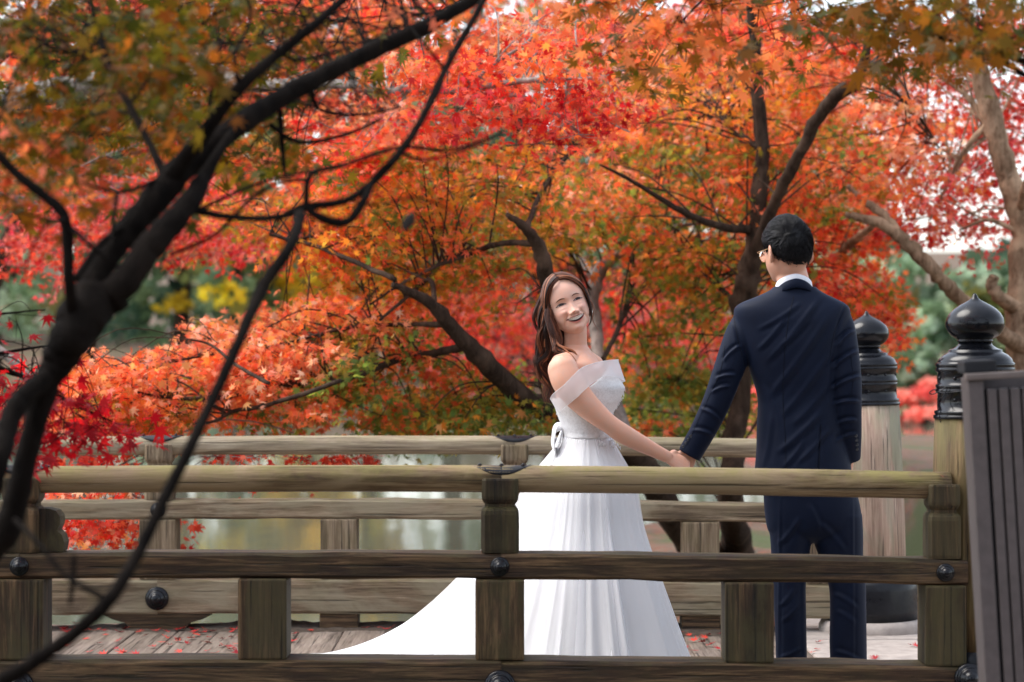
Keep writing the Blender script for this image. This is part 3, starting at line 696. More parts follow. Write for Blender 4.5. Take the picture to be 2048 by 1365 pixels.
t.limb([(930, 692, 12.5, 9), (860, 708, 12.3, 7.5), (808, 716, 12.1, 7), (740, 742, 11.9, 7), (680, 762, 11.8, 6), (600, 772, 11.7, 6), (538, 767, 11.6, 6), (461, 793, 11.5, 5), (354, 797, 11.4, 4), (250, 780, 11.4, 2)])
t.limb([(538, 767, 11.6, 4), (480, 735, 11.5, 3.5), (420, 690, 11.5, 2.5), (380, 680, 11.4, 2)])
t.limb([(680, 762, 11.8, 5), (540, 810, 11.6, 4.5), (470, 822, 11.5, 4), (430, 842, 11.4, 3), (380, 850, 11.4, 1.5)])
t.limb([(870, 615, 12.3, 6), (860, 560, 12.2, 5), (820, 590, 12.0, 4), (760, 640, 11.8, 3)])
t.limb([(900, 650, 12.4, 8), (830, 650, 12.2, 5), (700, 655, 12.0, 4), (560, 690, 11.8, 3), (420, 710, 11.6, 2.5), (300, 735, 11.5, 1.5)])
t.limb([(790, 560, 12.2, 6), (700, 520, 12.1, 5), (620, 490, 12.0, 4), (540, 470, 12, 3)])
t.sprays([
 (330, 768, 230, 66, 11.2, 12.6, 52, 34, ['salmon', 'salmon', 'salmon', 'orange']), (190, 780, 110, 45, 11.2, 12.2, 18, 32, ['salmon', 'orange']), (510, 712, 150, 64, 11.4, 12.8, 38, 32, ['salmon', 'salmon', 'orange']),
 (240, 810, 190, 50, 11.2, 12.2, 28, 30, ['salmon', 'orange', 'olive']), (580, 770, 170, 90, 11.4, 12.6, 28, 32, ['salmon', 'orange', 'green']), (620, 625, 90, 40, 11.6, 12.8, 10, 30, ['salmon', 'orange']),
 (700, 690, 160, 90, 11.6, 12.8, 26, 32, ['orange', 'salmon', 'green', 'olive']), (820, 760, 150, 80, 11.8, 13.0, 24, 32, ['green', 'olive', 'orange']), (880, 830, 180, 45, 11.8, 13.2, 24, 32, ['green', 'green', 'olive']),
 (980, 790, 120, 60, 12.0, 13.2, 14, 30, ['green', 'olive']), (760, 560, 130, 60, 11.8, 13, 14, 30, ['orange', 'olive', 'gold']), (890, 480, 170, 80, 11.8, 13.2, 26, 32, ['orange', 'olive', 'green']), (990, 580, 60, 60, 12, 13, 6, 28, ['orange', 'olive']),
 (640, 470, 130, 50, 11.8, 13, 14, 30, ['orange', 'gold']), (740, 400, 170, 80, 11.8, 13.2, 26, 32, ['orange', 'gold', 'olive']), (900, 340, 190, 80, 11.8, 13.2, 30, 32, ['gold', 'olive', 'green', 'orange']), (1030, 400, 120, 90, 12, 13.4, 14, 30, ['orange', 'olive', 'gold']),
 (1150, 390, 110, 90, 12.6, 13.8, 13, 30, ['orange', 'olive', 'salmon']), (560, 400, 120, 80, 12, 13.2, 13, 30, ['orange', 'gold', 'olive'])], size=0.053)
t.finish(single=300)

# --- upright maple behind the groom
LDZ[0] = -1.7
t = Tree('upright maple with a dark forked trunk rising behind the groom', gbase(1475, 15.0), BARK_MID, group=G_MAPLE, seed=43)
b_ = t.base
t.limb([(*b_, 0.11), m3(1462, 1000, 15, 25), m3(1468, 880, 15, 22), m3(1482, 760, 15, 20), m3(1486, 640, 14.9, 24), m3(1496, 550, 14.8, 23), m3(1514, 450, 14.8, 17), m3(1524, 300, 14.8, 15), m3(1508, 80, 14.8, 11), m3(1500, -80, 14.8, 8)], 'trunk', px=False, seg=14)
t.limb([(1496, 560, 14.8, 18), (1540, 430, 14.6, 13), (1585, 335, 14.4, 12), (1650, 215, 14.2, 14), (1715, 160, 14.0, 13), (1735, 90, 13.9, 8), (1728, 10, 13.9, 5)], mat=BARK_MID)
t.limb([(1710, 165, 14.0, 9), (1755, 120, 13.9, 8), (1800, 60, 13.9, 5)])
t.limb([(1728, 150, 14.0, 4), (1790, 185, 13.9, 3.5), (1850, 250, 13.8, 3), (1890, 320, 13.8, 1.5)])
t.limb([(1500, 460, 14.8, 10), (1430, 450, 14.5, 8), (1350, 415, 14.3, 6), (1260, 360, 14.2, 4), (1200, 330, 14.1, 2)])
t.limb([(1486, 620, 14.9, 8), (1420, 560, 14.6, 5), (1350, 520, 14.4, 3)])
t.limb([(1520, 300, 14.8, 6), (1460, 250, 14.4, 5), (1400, 200, 14.2, 3)])
t.limb([(1205, 720, 14.4, 5), (1240, 650, 14.2, 5), (1262, 580, 14.1, 4), (1300, 520, 14.1, 2)])
t.sprays([
 (1350, 320, 210, 120, 13, 15, 44, 32, ['orange', 'olive', 'green', 'orange']), (1600, 330, 180, 110, 13, 15, 34, 32, ['orange', 'olive', 'green', 'orange']), (1480, 190, 210, 110, 13, 15, 34, 32, ['orange', 'salmon', 'gold']), (1720, 260, 150, 100, 13.2, 15, 24, 30, ['orange', 'salmon']),
 (1250, 440, 150, 70, 13, 14.6, 18, 30, ['orange', 'olive', 'green']), (1360, 560, 130, 80, 13.2, 14.8, 22, 32, ['green', 'orange', 'olive']), (1290, 720, 80, 100, 13.2, 14.6, 17, 32, ['green', 'olive', 'orange']), (1400, 790, 110, 75, 13.4, 15, 24, 32, ['green', 'olive', 'green']),
 (1300, 820, 80, 50, 13.4, 14.6, 10, 30, ['green', 'orange']), (1560, 440, 100, 80, 13.4, 15, 14, 30, ['olive', 'green', 'orange']), (1750, 130, 140, 60, 14, 15.5, 14, 30, ['orange', 'salmon']), (1580, 60, 200, 60, 14, 15.5, 16, 30, ['orange', 'red']), (1440, 470, 90, 70, 13.2, 15, 13, 30, ['olive', 'orange', 'green']), (1700, 590, 100, 80, 13.4, 15, 16, 30, ['orange', 'red', 'olive']),
 (1660, 470, 90, 70, 13.4, 15, 13, 30, ['orange', 'orange', 'red']), (1770, 660, 60, 50, 13.4, 14.4, 6, 28, ['red', 'orange']), (1820, 330, 90, 110, 13.4, 15, 14, 26, ['orange', 'salmon', 'dusk'])], size=0.056)
t.finish()

LDZ[0] = 0.0
# --- red maple over the water at the left, its limb crossing the top
t = Tree('scarlet maple of the left islet with a pale limb across the top', (-5.6, 15.5, float(ground_h(-5.6, 15.5))), BARK_GREY, group=G_MAPLE, seed=47)
b_ = t.base
t.limb([(*b_, 0.16), (-5.3, 15.3, 1.0, 0.14), (-4.7, 15.0, 2.0, 0.11), (-3.9, 14.4, 2.5, 0.085), (*at(300, 150, 13.2), 0.06), (*at(520, 170, 12.3), 0.035), (*at(690, 168, 11.6), 0.022), (*at(760, 182, 11.5), 0.02), (*at(850, 178, 11.4), 0.018), (*at(920, 183, 11.3), 0.018), (*at(1010, 166, 11.3), 0.015), (*at(1080, 160, 11.2), 0.013), (*at(1160, 160, 11.2), 0.011), (*at(1230, 148, 11.2), 0.008), (*at(1290, 118, 11.2), 0.004)], 'trunk', px=False, seg=12)
t.limb([(935, 183, 11.3, 6), (980, 195, 11.3, 5), (1040, 192, 11.3, 4.5), (1110, 228, 11.2, 4), (1165, 270, 11.2, 2)])
t.limb([(1080, 162, 11.2, 3), (1160, 215, 11.2, 2.5), (1260, 265, 11.2, 1.5)])
t.limb([(830, 178, 11.4, 4), (832, 130, 11.4, 3.5), (860, 60, 11.5, 3)])
t.limb([(940, 175, 11.3, 4), (985, 130, 11.3, 3.5), (1060, 80, 11.4, 3), (1075, 20, 11.4, 2)])
t.limb([(*b_[:], 0.1), (-5.0, 14.4, 0.9, 0.08), (-4.3, 13.2, 1.2, 0.05), (*at(-300, 560, 12.3), 0.035), (*at(0, 700, 11.8), 0.025), (*at(130, 880, 11.5), 0.013), (*at(220, 960, 11.4), 0.008), (*at(300, 1010, 11.4), 0.004)], px=False)
t.limb([(*at(60, 800, 11.6), 0.012), (*at(100, 960, 11.6), 0.007), (*at(180, 1040, 11.5), 0.004), (*at(280, 1065, 11.5), 0.002)], px=False)
t.limb([(-4.7, 15.0, 2.0, 0.06), (*at(-100, 380, 14.5), 0.04), (*at(100, 420, 14.6), 0.025), (*at(280, 450, 14.8), 0.012), (*at(430, 450, 15), 0.005)], px=False)
t.sprays([
 (900, 90, 220, 100, 10.9, 12.6, 28, 30, ['red', 'salmon', 'orange']), (1090, 110, 190, 100, 10.9, 12.4, 22, 30, ['red', 'orange', 'salmon']), (1000, 225, 200, 50, 10.9, 12.2, 15, 28, ['red', 'orange', 'pink']), (780, 230, 140, 70, 11.2, 12.8, 14, 30, ['red', 'salmon']),
 (1190, 210, 80, 50, 10.9, 12, 6, 26, ['red', 'crimson']), (680, 300, 110, 60, 11.6, 13, 10, 30, ['red', 'orange']), (1130, 255, 70, 20, 10.9, 11.4, 3, 20, ['crimson', 'red']),
 (250, 440, 190, 36, 13.8, 16, 32, 32, ['pink', 'pink', 'red']), (110, 480, 80, 50, 13.8, 15.6, 11, 30, ['pink', 'red']), (430, 460, 130, 45, 13.8, 16, 18, 30, ['pink', 'red', 'salmon']), (330, 390, 220, 50, 13.8, 16, 26, 30, ['pink', 'red']), (160, 560, 60, 40, 13.4, 15, 2, 18, ['pink']),
 (180, 985, 100, 20, 11.1, 11.7, 8, 24, ['red', 'red', 'salmon']), (150, 1050, 60, 35, 11.1, 11.7, 4, 20, ['red']), (260, 1065, 60, 25, 11.1, 11.7, 6, 24, ['red', 'salmon']), (130, 1110, 40, 30, 11.1, 11.6, 2, 16, ['red']), (620, 915, 90, 8, 11.3, 12, 4, 20, ['red']), (200, 920, 130, 14, 11.3, 12, 6, 22, ['red']), (520, 915, 120, 8, 11.3, 12, 3, 18, ['red'])], size=0.053)
t.finish()

# --- crimson spray in front of the railing, far left
bc = (-3.0, 7.2, float(ground_h(-3.0, 6.4)))
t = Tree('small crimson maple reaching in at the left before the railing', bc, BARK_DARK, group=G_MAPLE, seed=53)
t.limb([(*bc, 0.05), (-2.7, 7.2, 0.5, 0.04), (-2.2, 7.2, 1.0, 0.028), (*at(-200, 700, 7.2), 0.018), (*at(-60, 720, 7.2), 0.011), (*at(60, 760, 7.2), 0.007), (*at(150, 810, 7.2), 0.005), (*at(240, 850, 7.2), 0.002)], 'trunk', px=False)
t.limb([(*at(-200, 700, 7.2), 0.012), (*at(-60, 640, 7.2), 0.007), (*at(40, 625, 7.15), 0.003), (*at(90, 620, 7.1), 0.002)], px=False)
t.limb([(*at(-60, 720, 7.2), 0.008), (*at(40, 700, 7.3), 0.005), (*at(110, 690, 7.4), 0.002)], px=False)
t.sprays([(50, 770, 90, 45, 7.0, 7.5, 7, 11, 'crimson'), (170, 855, 85, 22, 7.0, 7.4, 7, 11, 'crimson'), (60, 830, 90, 50, 7.0, 7.6, 10, 12, 'crimson'), (20, 640, 50, 18, 7.0, 7.5, 2, 7, 'crimson'), (-200, 750, 150, 150, 7.0, 7.8, 18, 12, 'crimson')], size=0.05)
t.finish(single=300)

# --- tree at the right with the peeling reddish trunk
LDZ[0] = -0.5
t = Tree('maple with peeling reddish trunk and crooked stub behind the newel posts', gbase(2075, 14.2), BARK_RED, group=G_MAPLE, seed=59)
b_ = t.base
t.limb([(*b_, 0.11), m3(2062, 860, 14.2, 30), m3(2046, 740, 14.2, 27), m3(2034, 640, 14.2, 26), m3(2040, 540, 14.2, 23), m3(2044, 450, 14.2, 24), m3(2015, 350, 14.2, 23), m3(1985, 240, 14.2, 21), m3(1955, 130, 14.2, 19), m3(1925, 20, 14.2, 16), m3(1900, -100, 14.2, 12)], 'trunk', px=False, seg=14)
t.limb([(2044, 700, 14.2, 20), (2010, 672, 14.0, 16), (1960, 630, 13.9, 15), (1905, 583, 13.8, 14), (1860, 535, 13.7, 14), (1815, 487, 13.7, 14), (1770, 450, 13.7, 12), (1725, 437, 13.7, 9), (1690, 428, 13.7, 5)])
t.limb([(1800, 470, 13.7, 10), (1760, 425, 13.7, 9), (1722, 398, 13.7, 8), (1695, 372, 13.7, 5)])
t.limb([(1750, 450, 13.7, 6), (1715, 475, 13.8, 8), (1690, 500, 13.9, 8), (1668, 522, 14, 5)])
t.limb([(2040, 618, 14.2, 18), (2012, 606, 14.1, 14), (1994, 590, 14.0, 12), (1984, 568, 14.0, 12), (1988, 555, 14.0, 10)])
t.limb([(2040, 430, 14.2, 10), (2048, 380, 14.0, 8), (2080, 300, 13.8, 5)])
t.limb([(1985, 240, 14.2, 8), (1930, 300, 14.0, 5), (1890, 380, 13.9, 3), (1860, 440, 13.8, 2)])
t.limb([(2000, 300, 14.2, 8), (1940, 200, 14.0, 6), (1860, 140, 13.9, 3)])
t.limb([(2044, 470, 14.2, 6), (1980, 440, 13.9, 4), (1920, 460, 13.8, 2)])
t.sprays([(1960, 290, 110, 110, 14.35, 16, 26, 27, ['dusk', 'red', 'pink']), (1860, 210, 120, 80, 14.35, 16, 16, 26, ['dusk', 'red', 'orange']), (1985, 430, 70, 60, 14.35, 16, 7, 22, ['dusk', 'red']), (1890, 400, 80, 60, 13.2, 15, 8, 22, ['dusk', 'pink']), (1930, 490, 60, 30, 13.4, 14.4, 3, 16, ['dusk']), (2010, 150, 100, 90, 14.35, 16, 18, 26, ['red', 'dusk']), (1900, 60, 140, 60, 14.35, 16, 12, 26, ['red', 'orange']), (1780, 420, 60, 50, 13.4, 14.4, 6, 26, ['orange', 'red'])], size=0.053)
t.finish()

LDZ[0] = 0.0
# --- the red maples further back
def back_tree(label, px, d, trunk, blobs, seed, size=0.072, barkm=BARK_MID):
    t = Tree(label, gbase(px, d), barkm, group=G_MAPLE, seed=seed); b_ = t.base
    t.limb([(*b_, 0.16)]+[m3(a, b, d, r) for a, b, r in trunk], 'trunk', px=False, seg=10)
    for k in range(5):
        a, b, r = trunk[-2] if k % 2 else trunk[-1]; q = m3(a, b, d, r*0.6); sx = (k-2)*0.9
        t.limb([q, (q[0]+sx, q[1]+t.rng.uniform(-.8, .8), q[2]+0.5, q[3]*0.6), (q[0]+2.1*sx, q[1]+t.rng.uniform(-1, 1), q[2]+0.8, q[3]*0.25)], px=False, seg=7)
    t.sprays(blobs, size=size, near_only=3.5); t.finish(T5)
back_tree('vivid red maple glowing behind the bride', 1110, 23.0, [(1105, 760, 16), (1080, 600, 14), (1060, 420, 12), (1040, 250, 9)],
 [(985, 680, 120, 100, 20, 24, 40, 26, ['red', 'red', 'pink']), (1210, 620, 110, 90, 20, 24, 26, 26, ['red', 'pink']), (830, 620, 110, 70, 20, 24, 22, 26, ['red', 'orange']), (1000, 430, 300, 110, 20, 25, 50, 26, ['orange', 'gold', 'red']), (1350, 640, 140, 90, 20, 24, 34, 26, ['red', 'pink', 'red']), (1100, 200, 350, 200, 20, 26, 80, 26, ['orange', 'orange', 'red', 'gold']), (850, 20, 350, 90, 20, 26, 60, 26, ['orange', 'red', 'salmon'])], 61)
back_tree('orange maple filling the distance behind the groom', 1640, 20.5, [(1640, 800, 17), (1625, 620, 15), (1600, 420, 13), (1590, 200, 9)],
 [(1660, 300, 190, 190, 19, 24, 66, 26, ['orange', 'salmon', 'olive']), (1480, 580, 150, 100, 19, 23, 28, 26, ['red', 'orange', 'olive']), (1690, 620, 110, 90, 19, 22, 24, 26, ['red', 'orange']), (1400, 250, 250, 200, 20, 24, 60, 26, ['orange', 'gold', 'olive']), (1500, 60, 350, 110, 19, 23, 60, 26, ['red', 'orange', 'dusk'])], 62)
back_tree('red and orange maple on the far left behind the foreground limbs', -60, 19.0, [(-40, 700, 20), (20, 480, 18), (120, 300, 13), (240, 180, 8)],
 [(200, 250, 330, 150, 17.5, 22, 84, 26, ['orange', 'orange', 'red', 'gold']), (560, 270, 250, 150, 18, 22, 60, 26, ['red', 'orange', 'orange']), (330, 60, 420, 130, 17.5, 22, 120, 28, ['orange', 'red', 'gold']), (330, -120, 450, 100, 17.5, 22, 50, 26, ['orange', 'red']), (80, 400, 120, 30, 18, 20, 8, 26, ['pink', 'red'])], 63)

# --- trees and shrubs on the far shore
def soft_tree(label, px, d, top, width, cols, seed, name='shore_tree', group='trees on the far shore', n=2600, low=0.15, leaf=0.26, cat='tree'):
    rng = np.random.default_rng(seed); x, _, z0 = gbase(px, d); H = (EYE-(top-692)/FPX*d)-z0; Wd = width/FPX*d/2
    root = empty(name, (x, d, z0-0.1)); tag(root, label, cat, group)
    m = BARK_MID
    if H > 3:
        MB().add(*tube(spline([(0, 0, 0), (0.1*Wd*rng.normal(), 0, H*0.4), (0.15*Wd*rng.normal(), 0, H*0.85)], 4), np.linspace(0.03*H, 0.008*H, 9), 8)).build('trunk', m, root, True)
        for k in range(5):
            a = rng.uniform(0, 6.28); z = H*rng.uniform(0.3, 0.6); MB().add(*tube(spline([(0, 0, z), (0.4*Wd*math.cos(a), 0.4*Wd*math.sin(a), z+0.12*H), (0.75*Wd*math.cos(a), 0.75*Wd*math.sin(a), z+0.2*H)], 3), np.linspace(0.012*H, 0.004*H, 7), 6)).build('branch', m, root, True)
    else:
        MB().add(*tube([(0, 0, 0), (0.05, 0, H*0.3), (0.1, 0, H*0.6)], [0.06, 0.05, 0.03], 7)).build('stem', m, root, True)
    P = []; C = []; cols = np.array([lin(*c)[:3] for c in cols]); nc = max(14, n//45)
    for k in range(nc):
        u = rng.normal(0, 1, 3); u /= np.linalg.norm(u); r = rng.uniform(0.35, 1.0)
        c = np.array([u[0]*Wd*r, u[1]*Wd*r, H*(low+(1-low)*0.5)+u[2]*H*(1-low)*0.46*r]); cr = 0.30*Wd*rng.uniform(0.6, 1.2)
        q = rng.normal(0, 1, (n//nc, 3)); q *= (cr*rng.random((n//nc, 1))**0.4)/np.linalg.norm(q, axis=1)[:, None]
        P.append(c+q*np.array([1, 1, 0.6])); cc = cols[rng.integers(len(cols))]*rng.uniform(0.75, 1.25); C.append(np.clip(cc*rng.uniform(0.8, 1.2, (n//nc, 1)), 0.003, 0.9))
    P = np.concatenate(P); C = np.concatenate(C); k = len(P)
    me = leaves_mesh('crown', P, rng.normal(0, 0.7, (k, 3))+np.array([0, -0.3, 0.6]), rng.normal(0, 1, (k, 3)), leaf*rng.uniform(0.6, 1.3, k), C, TD, rng=rng)
    put('crown', me, None, root)
GRN = [(120, 142, 104), (136, 158, 120), (104, 128, 98), (152, 168, 126)]; DGR = [(70, 94, 74), (86, 110, 84), (60, 82, 68)]; PALE = [(176, 192, 164), (160, 178, 152), (188, 200, 170)]
YEL = [(226, 190, 50), (206, 176, 56), (236, 206, 80)]; OLV = [(150, 148, 84), (126, 132, 78), (170, 160, 90)]; PNK = [(232, 134, 120), (240, 158, 142), (222, 112, 104)]  # PNK is lightened so distance haze sits in the leaf colour
sh = [
 ('pale grey-green tree at the far left edge of the far shore', -20, 64, 60, 360, PALE+GRN), ('dark green tree behind the fork of the foreground maple', 150, 68, 20, 380, DGR+GRN), ('mid green broad tree framed below the crimson boughs', 330, 66, 80, 400, GRN+DGR), ('yellow-flecked green tree beyond the salmon boughs', 480, 64, 150, 330, GRN+OLV+YEL[:1]),
 ('bright yellow tree glimpsed behind the bare hanging limb', 615, 63, 460, 190, YEL), ('bright yellow tree showing high behind the scarlet boughs', 740, 70, 100, 260, YEL+OLV), ('tall green tree behind the red maple and the bride', 900, 70, 40, 420, GRN+DGR), ('dark green tree seen through gaps behind the bride', 1120, 66, 60, 400, DGR+GRN), ('broad green tree behind the green maple sprays', 1330, 68, 40, 400, GRN+DGR),
 ('green tree seen behind the groom', 1560, 70, 120, 380, GRN+PALE), ('grey-green tree beyond the groom and the far newel', 1730, 64, 400, 240, GRN+PALE), ('pale green tree below the open sky between the newels', 1860, 62, 580, 210, PALE+GRN), ('pale olive tree under the bright sky by the reddish trunk', 1985, 66, 520, 230, PALE+OLV), ('green tree past the reddish trunk at the frame edge', 2120, 64, 430, 260, GRN+PALE)]
for i, (lb, px, d, top, wd, cols) in enumerate(sh): soft_tree(lb, px, d, top, wd, cols, 200+i)
for i, (lb, px, d, top, wd, cols) in enumerate([
 ('rounded coral-red shrub on the far shore between the newels', 1835, 60.5, 705, 150, PNK), ('small pink shrub above the coral-red shrub on the far shore', 1810, 63, 655, 110, PNK+[(222, 150, 130)]), ('pale green shrub at the waterline by the near newel', 1925, 60.5, 740, 110, PALE+OLV),
 ('reddish shrub at the waterline behind the reddish trunk', 2040, 61, 720, 150, PNK), ('green shrub at the waterline behind the bride', 1180, 60.5, 730, 200, GRN), ('dark green shrub at the waterline left of the bride', 830, 60.5, 740, 220, DGR+GRN), ('coral shrub at the waterline behind the groom', 1540, 60.5, 730, 200, PNK), ('olive shrub at the waterline below the salmon boughs', 560, 60.5, 740, 230, OLV+GRN), ('green shrub at the waterline below the far trees', 300, 60.5, 735, 250, GRN), ('dark shrub at the waterline at the left frame edge', 60, 60.5, 735, 230, DGR)]):
    soft_tree(lb, px, d, top, wd, cols, 300+i, 'shore_shrub', 'shrubs along the far shore', 700, 0.0, 0.2, 'shrub')

# --- one curled dry leaf hanging from the foreground maple
def dry_leaf():
    q = at(816, 441, 5.2); V = []; n = 9
    for i in range(n):
        u = i/(n-1); w_ = 0.013*math.sin(math.pi*min(1, u*0.94+0.06))**0.8; z = -0.022+0.044*u
        for j in range(5):
            a = -1.2+2.4*j/4; V.append((w_*math.sin(a)+0.007*u, 0.010*(1-math.cos(a)), z))
    F = [(i*5+j, i*5+j+1, (i+1)*5+j+1, (i+1)*5+j) for i in range(n-1) for j in range(4)]
    root = put('dry_leaf', mesh('dry_leaf', V, F, plain('dry_dark_leaf', (0.02, 0.014, 0.010), 0.8, 0.3, 60, 0.002), True), None, None, q, (0, R(20), 0.3))
    MB().add(*tube(spline([(0.007, 0, 0.021), (0.012, 0, 0.045), (0.0, 0.01, 0.10), (-0.02, 0.01, 0.135)], 5), 0.0012, 5)).build('leaf_stalk', BARK_DARK, root)
    tag(root, 'single dark curled dry leaf dangling from the foreground maple', 'leaf')
dry_leaf()

def treeline():
    rng = np.random.default_rng(95); n = 14000; x = rng.uniform(-75, 60, n); y = rng.uniform(80, 96, n); px = 1024+x/y*FPX
    top = np.interp(px, [-2500, 1500, 1720, 1860, 2000, 2400, 4000], [15, 14, 9, 2.6, 3.4, 7, 12])+1.2*np.sin(x*.8)+.8*np.sin(x*2.1)
    z = .3+np.maximum(top, 1)*rng.random(n)**.8; base_ = np.array([lin(*q)[:3] for q in ((84, 104, 78), (104, 124, 92), (66, 88, 68), (128, 140, 100), (140, 130, 80))])
    C = base_[(np.floor(x*.35)+np.floor(z*.3)).astype(int) % 5]*rng.uniform(.7, 1.25, (n, 1))
    o = put('woodland', leaves_mesh('woodland', np.stack([x, y, z], -1), rng.normal(0, .6, (n, 3))+np.array([0, -.5, .5]), rng.normal(0, 1, (n, 3)), rng.uniform(.6, 1.1, n), C, TD, rng=rng)); tag(o, 'distant green wood rising behind the trees of the far shore', 'wood', kind='stuff')
treeline()
def unseen_shade_grove():  # unseen tree belt, added to hold back sky light from behind the camera
    rng = np.random.default_rng(91); n = 9000; a = rng.uniform(R(105), R(255), n); r = rng.uniform(8.5, 14, n)
    hgt = 4.0+1.2*np.sin(a*7)+.8*np.sin(a*13+1); z = -0.3+hgt*rng.random(n)**.9
    P = np.stack([np.sin(a)*r, np.cos(a)*r, z], -1); base_ = np.array([[.035, .05, .025], [.05, .065, .03], [.06, .05, .02], [.10, .04, .02]])
    C = base_[rng.integers(4, size=n)]*rng.uniform(.7, 1.3, (n, 1))
    o = put('woodland', leaves_mesh('woodland', P, rng.normal(0, .7, (n, 3))+np.array([0, 0, .6]), rng.normal(0, 1, (n, 3)), rng.uniform(.3, .6, n), C, TD, rng=rng)); tag(o, 'unseen dark evergreen wood added behind the viewpoint to cut frontal sky light', 'wood', kind='stuff')
unseen_shade_grove()
# ------------------------------------------------------------------ people: shared tools
def ell(c, r, rot=None, n=32, m=22):
    V = []; F = []
    rings = []
    for i in range(1, m):
        ph = math.pi*i/m
        rings.append([(r[0]*math.sin(ph)*math.cos(t), r[1]*math.sin(ph)*math.sin(t), -r[2]*math.cos(ph)) for t in np.linspace(0, math.tau, n, endpoint=False)])
    V, F = loft(rings); V = np.array(V)
    if rot is not None: V = V@np.array(rot.to_3x3()).T
    return V+np.array(c), F

def fuse(shells, voxel, smooth=0, fac=0.5):
    """one continuous skin over overlapping closed shells"""
    mb = MB()
    for V, F in shells: mb.add(V, F)
    me = mb.mesh('tmp'); bm = bmesh.new(); bm.from_mesh(me); bmesh.ops.recalc_face_normals(bm, faces=bm.faces); bm.to_mesh(me); bm.free()
    o = bpy.data.objects.new('tmp', me); COL.objects.link(o)
    md = o.modifiers.new('r', 'REMESH'); md.mode = 'VOXEL'; md.voxel_size = voxel
    if smooth: s = o.modifiers.new('s', 'SMOOTH'); s.factor = fac; s.iterations = smooth
    dg = bpy.context.evaluated_depsgraph_get(); dg.update()
    out = bpy.data.meshes.new_from_object(o.evaluated_get(dg)); bpy.data.objects.remove(o); bpy.data.meshes.remove(me)
    out.polygons.foreach_set('use_smooth', np.ones(len(out.polygons), dtype=bool)); out.materials.clear(); return out

def getco(me):
    a = np.empty(len(me.vertices)*3, np.float32); me.vertices.foreach_get('co', a); return a.reshape(-1, 3)
def setco(me, V): me.vertices.foreach_set('co', np.asarray(V, np.float32).ravel()); me.update()
def normals(me):
    a = np.empty(len(me.vertices)*3, np.float32); me.vertices.foreach_get('normal', a); return a.reshape(-1, 3)
def paint(me, C):
    a = me.attributes.new('col', 'FLOAT_COLOR', 'POINT'); a.data.foreach_set('color', np.concatenate([C, np.ones((len(C), 1))], 1).astype(np.float32).ravel())

def colmat(name, rough=0.5, spec=0.4, sss=0.0, sssr=(1, .35, .2), sheen=0.0, bumpscale=0, bumpd=0.001):
    m, t, b = newmat(name); a = t.nodes.new('ShaderNodeAttribute'); a.attribute_name = 'col'; t.links.new(a.outputs['Color'], b.inputs['Base Color'])
    b.inputs['Roughness'].default_value = rough; b.inputs['Specular IOR Level'].default_value = spec
    if sss:
        b.inputs['Subsurface Weight'].default_value = sss; b.inputs['Subsurface Radius'].default_value = sssr; b.inputs['Subsurface Scale'].default_value = 0.008
    if sheen: b.inputs['Sheen Weight'].default_value = sheen
    if bumpscale:
        g, _ = objcoord(t, (1, 1, 1), False); bump(t, noise(t, g, bumpscale, 3), 0.3, bumpd, b)
        k = mixc(t, ramp(t, [(.35, (0, 0, 0)), (.65, (1, 1, 1))], noise(t, g, 28, 5, .65)), (1.0, .93, .90, 1), (.93, .97, 1.0, 1))
        t.links.new(mixc(t, 1.0, a.outputs['Color'], k, 'MULTIPLY'), b.inputs['Base Color']); t.links.new(ramp(t, [(.3, (rough-.1,)*3), (.7, (rough+.14,)*3)], noise(t, g, 60, 4)), b.inputs['Roughness'])
    return m
SKIN = colmat('skin', 0.48, 0.4, 0.12, bumpscale=350, bumpd=0.0006)
HAIRM = colmat('hair', 0.42, 0.4)
BLACKHAIR = colmat('black_hair', 0.5, 0.22)
FLAT = colmat('painted_features', 0.4, 0.4)

DENSE = {}
def rows(z, tab): 
    t = DENSE.get(id(tab))
    if t is None:
        q = np.array(tab); q = q[np.argsort(q[:, 0])]; t = spline(q, 12)
        for _ in range(6): t[1:-1, 1] = .25*t[:-2, 1]+.5*t[1:-1, 1]+.25*t[2:, 1]
        DENSE[id(tab)] = t
    return np.interp(z, t[:, 0], t[:, 1])
PZ = [(-.111, .040), (-.1075, .066), (-.101, .083), (-.09, .087), (-.075, .087), (-.06, .091), (-.045, .092), (-.02, .088), (0, .086), (.02, .091), (.04, .091), (.06, .086), (.08, .074), (.095, .058), (.107, .038), (.114, .018), (.117, .004)]
WZ = [(-.111, .010), (-.1075, .021), (-.101, .031), (-.09, .043), (-.075, .0545), (-.06, .0630), (-.045, .0685), (-.02, .0725), (0, .0735), (.03, .0745), (.06, .070), (.08, .060), (.095, .047), (.107, .031), (.114, .015), (.117, .004)]
BZ = [(-.111, -.02), (-.102, -.005), (-.09, .03), (-.06, .07), (-.03, .09), (0, .10), (.04, .101), (.07, .089), (.09, .068), (.107, .036), (.114, .016), (.117, .004)]
def g2(x, z, cx, cz, sx, sz): return np.exp(-((x-cx)/sx)**2-((z-cz)/sz)**2)
def sgrid(t): return smooth01(t)
MOUTH_W = 0.0360
def mouth_lines(x):
    u = np.clip(np.abs(x)/MOUTH_W, 0, 1); c = -0.0655+0.0085*u**1.8
    up = c+0.0060*(1-u**2.6); lo = c-0.0080*(1-u**2.2)
    return up, lo
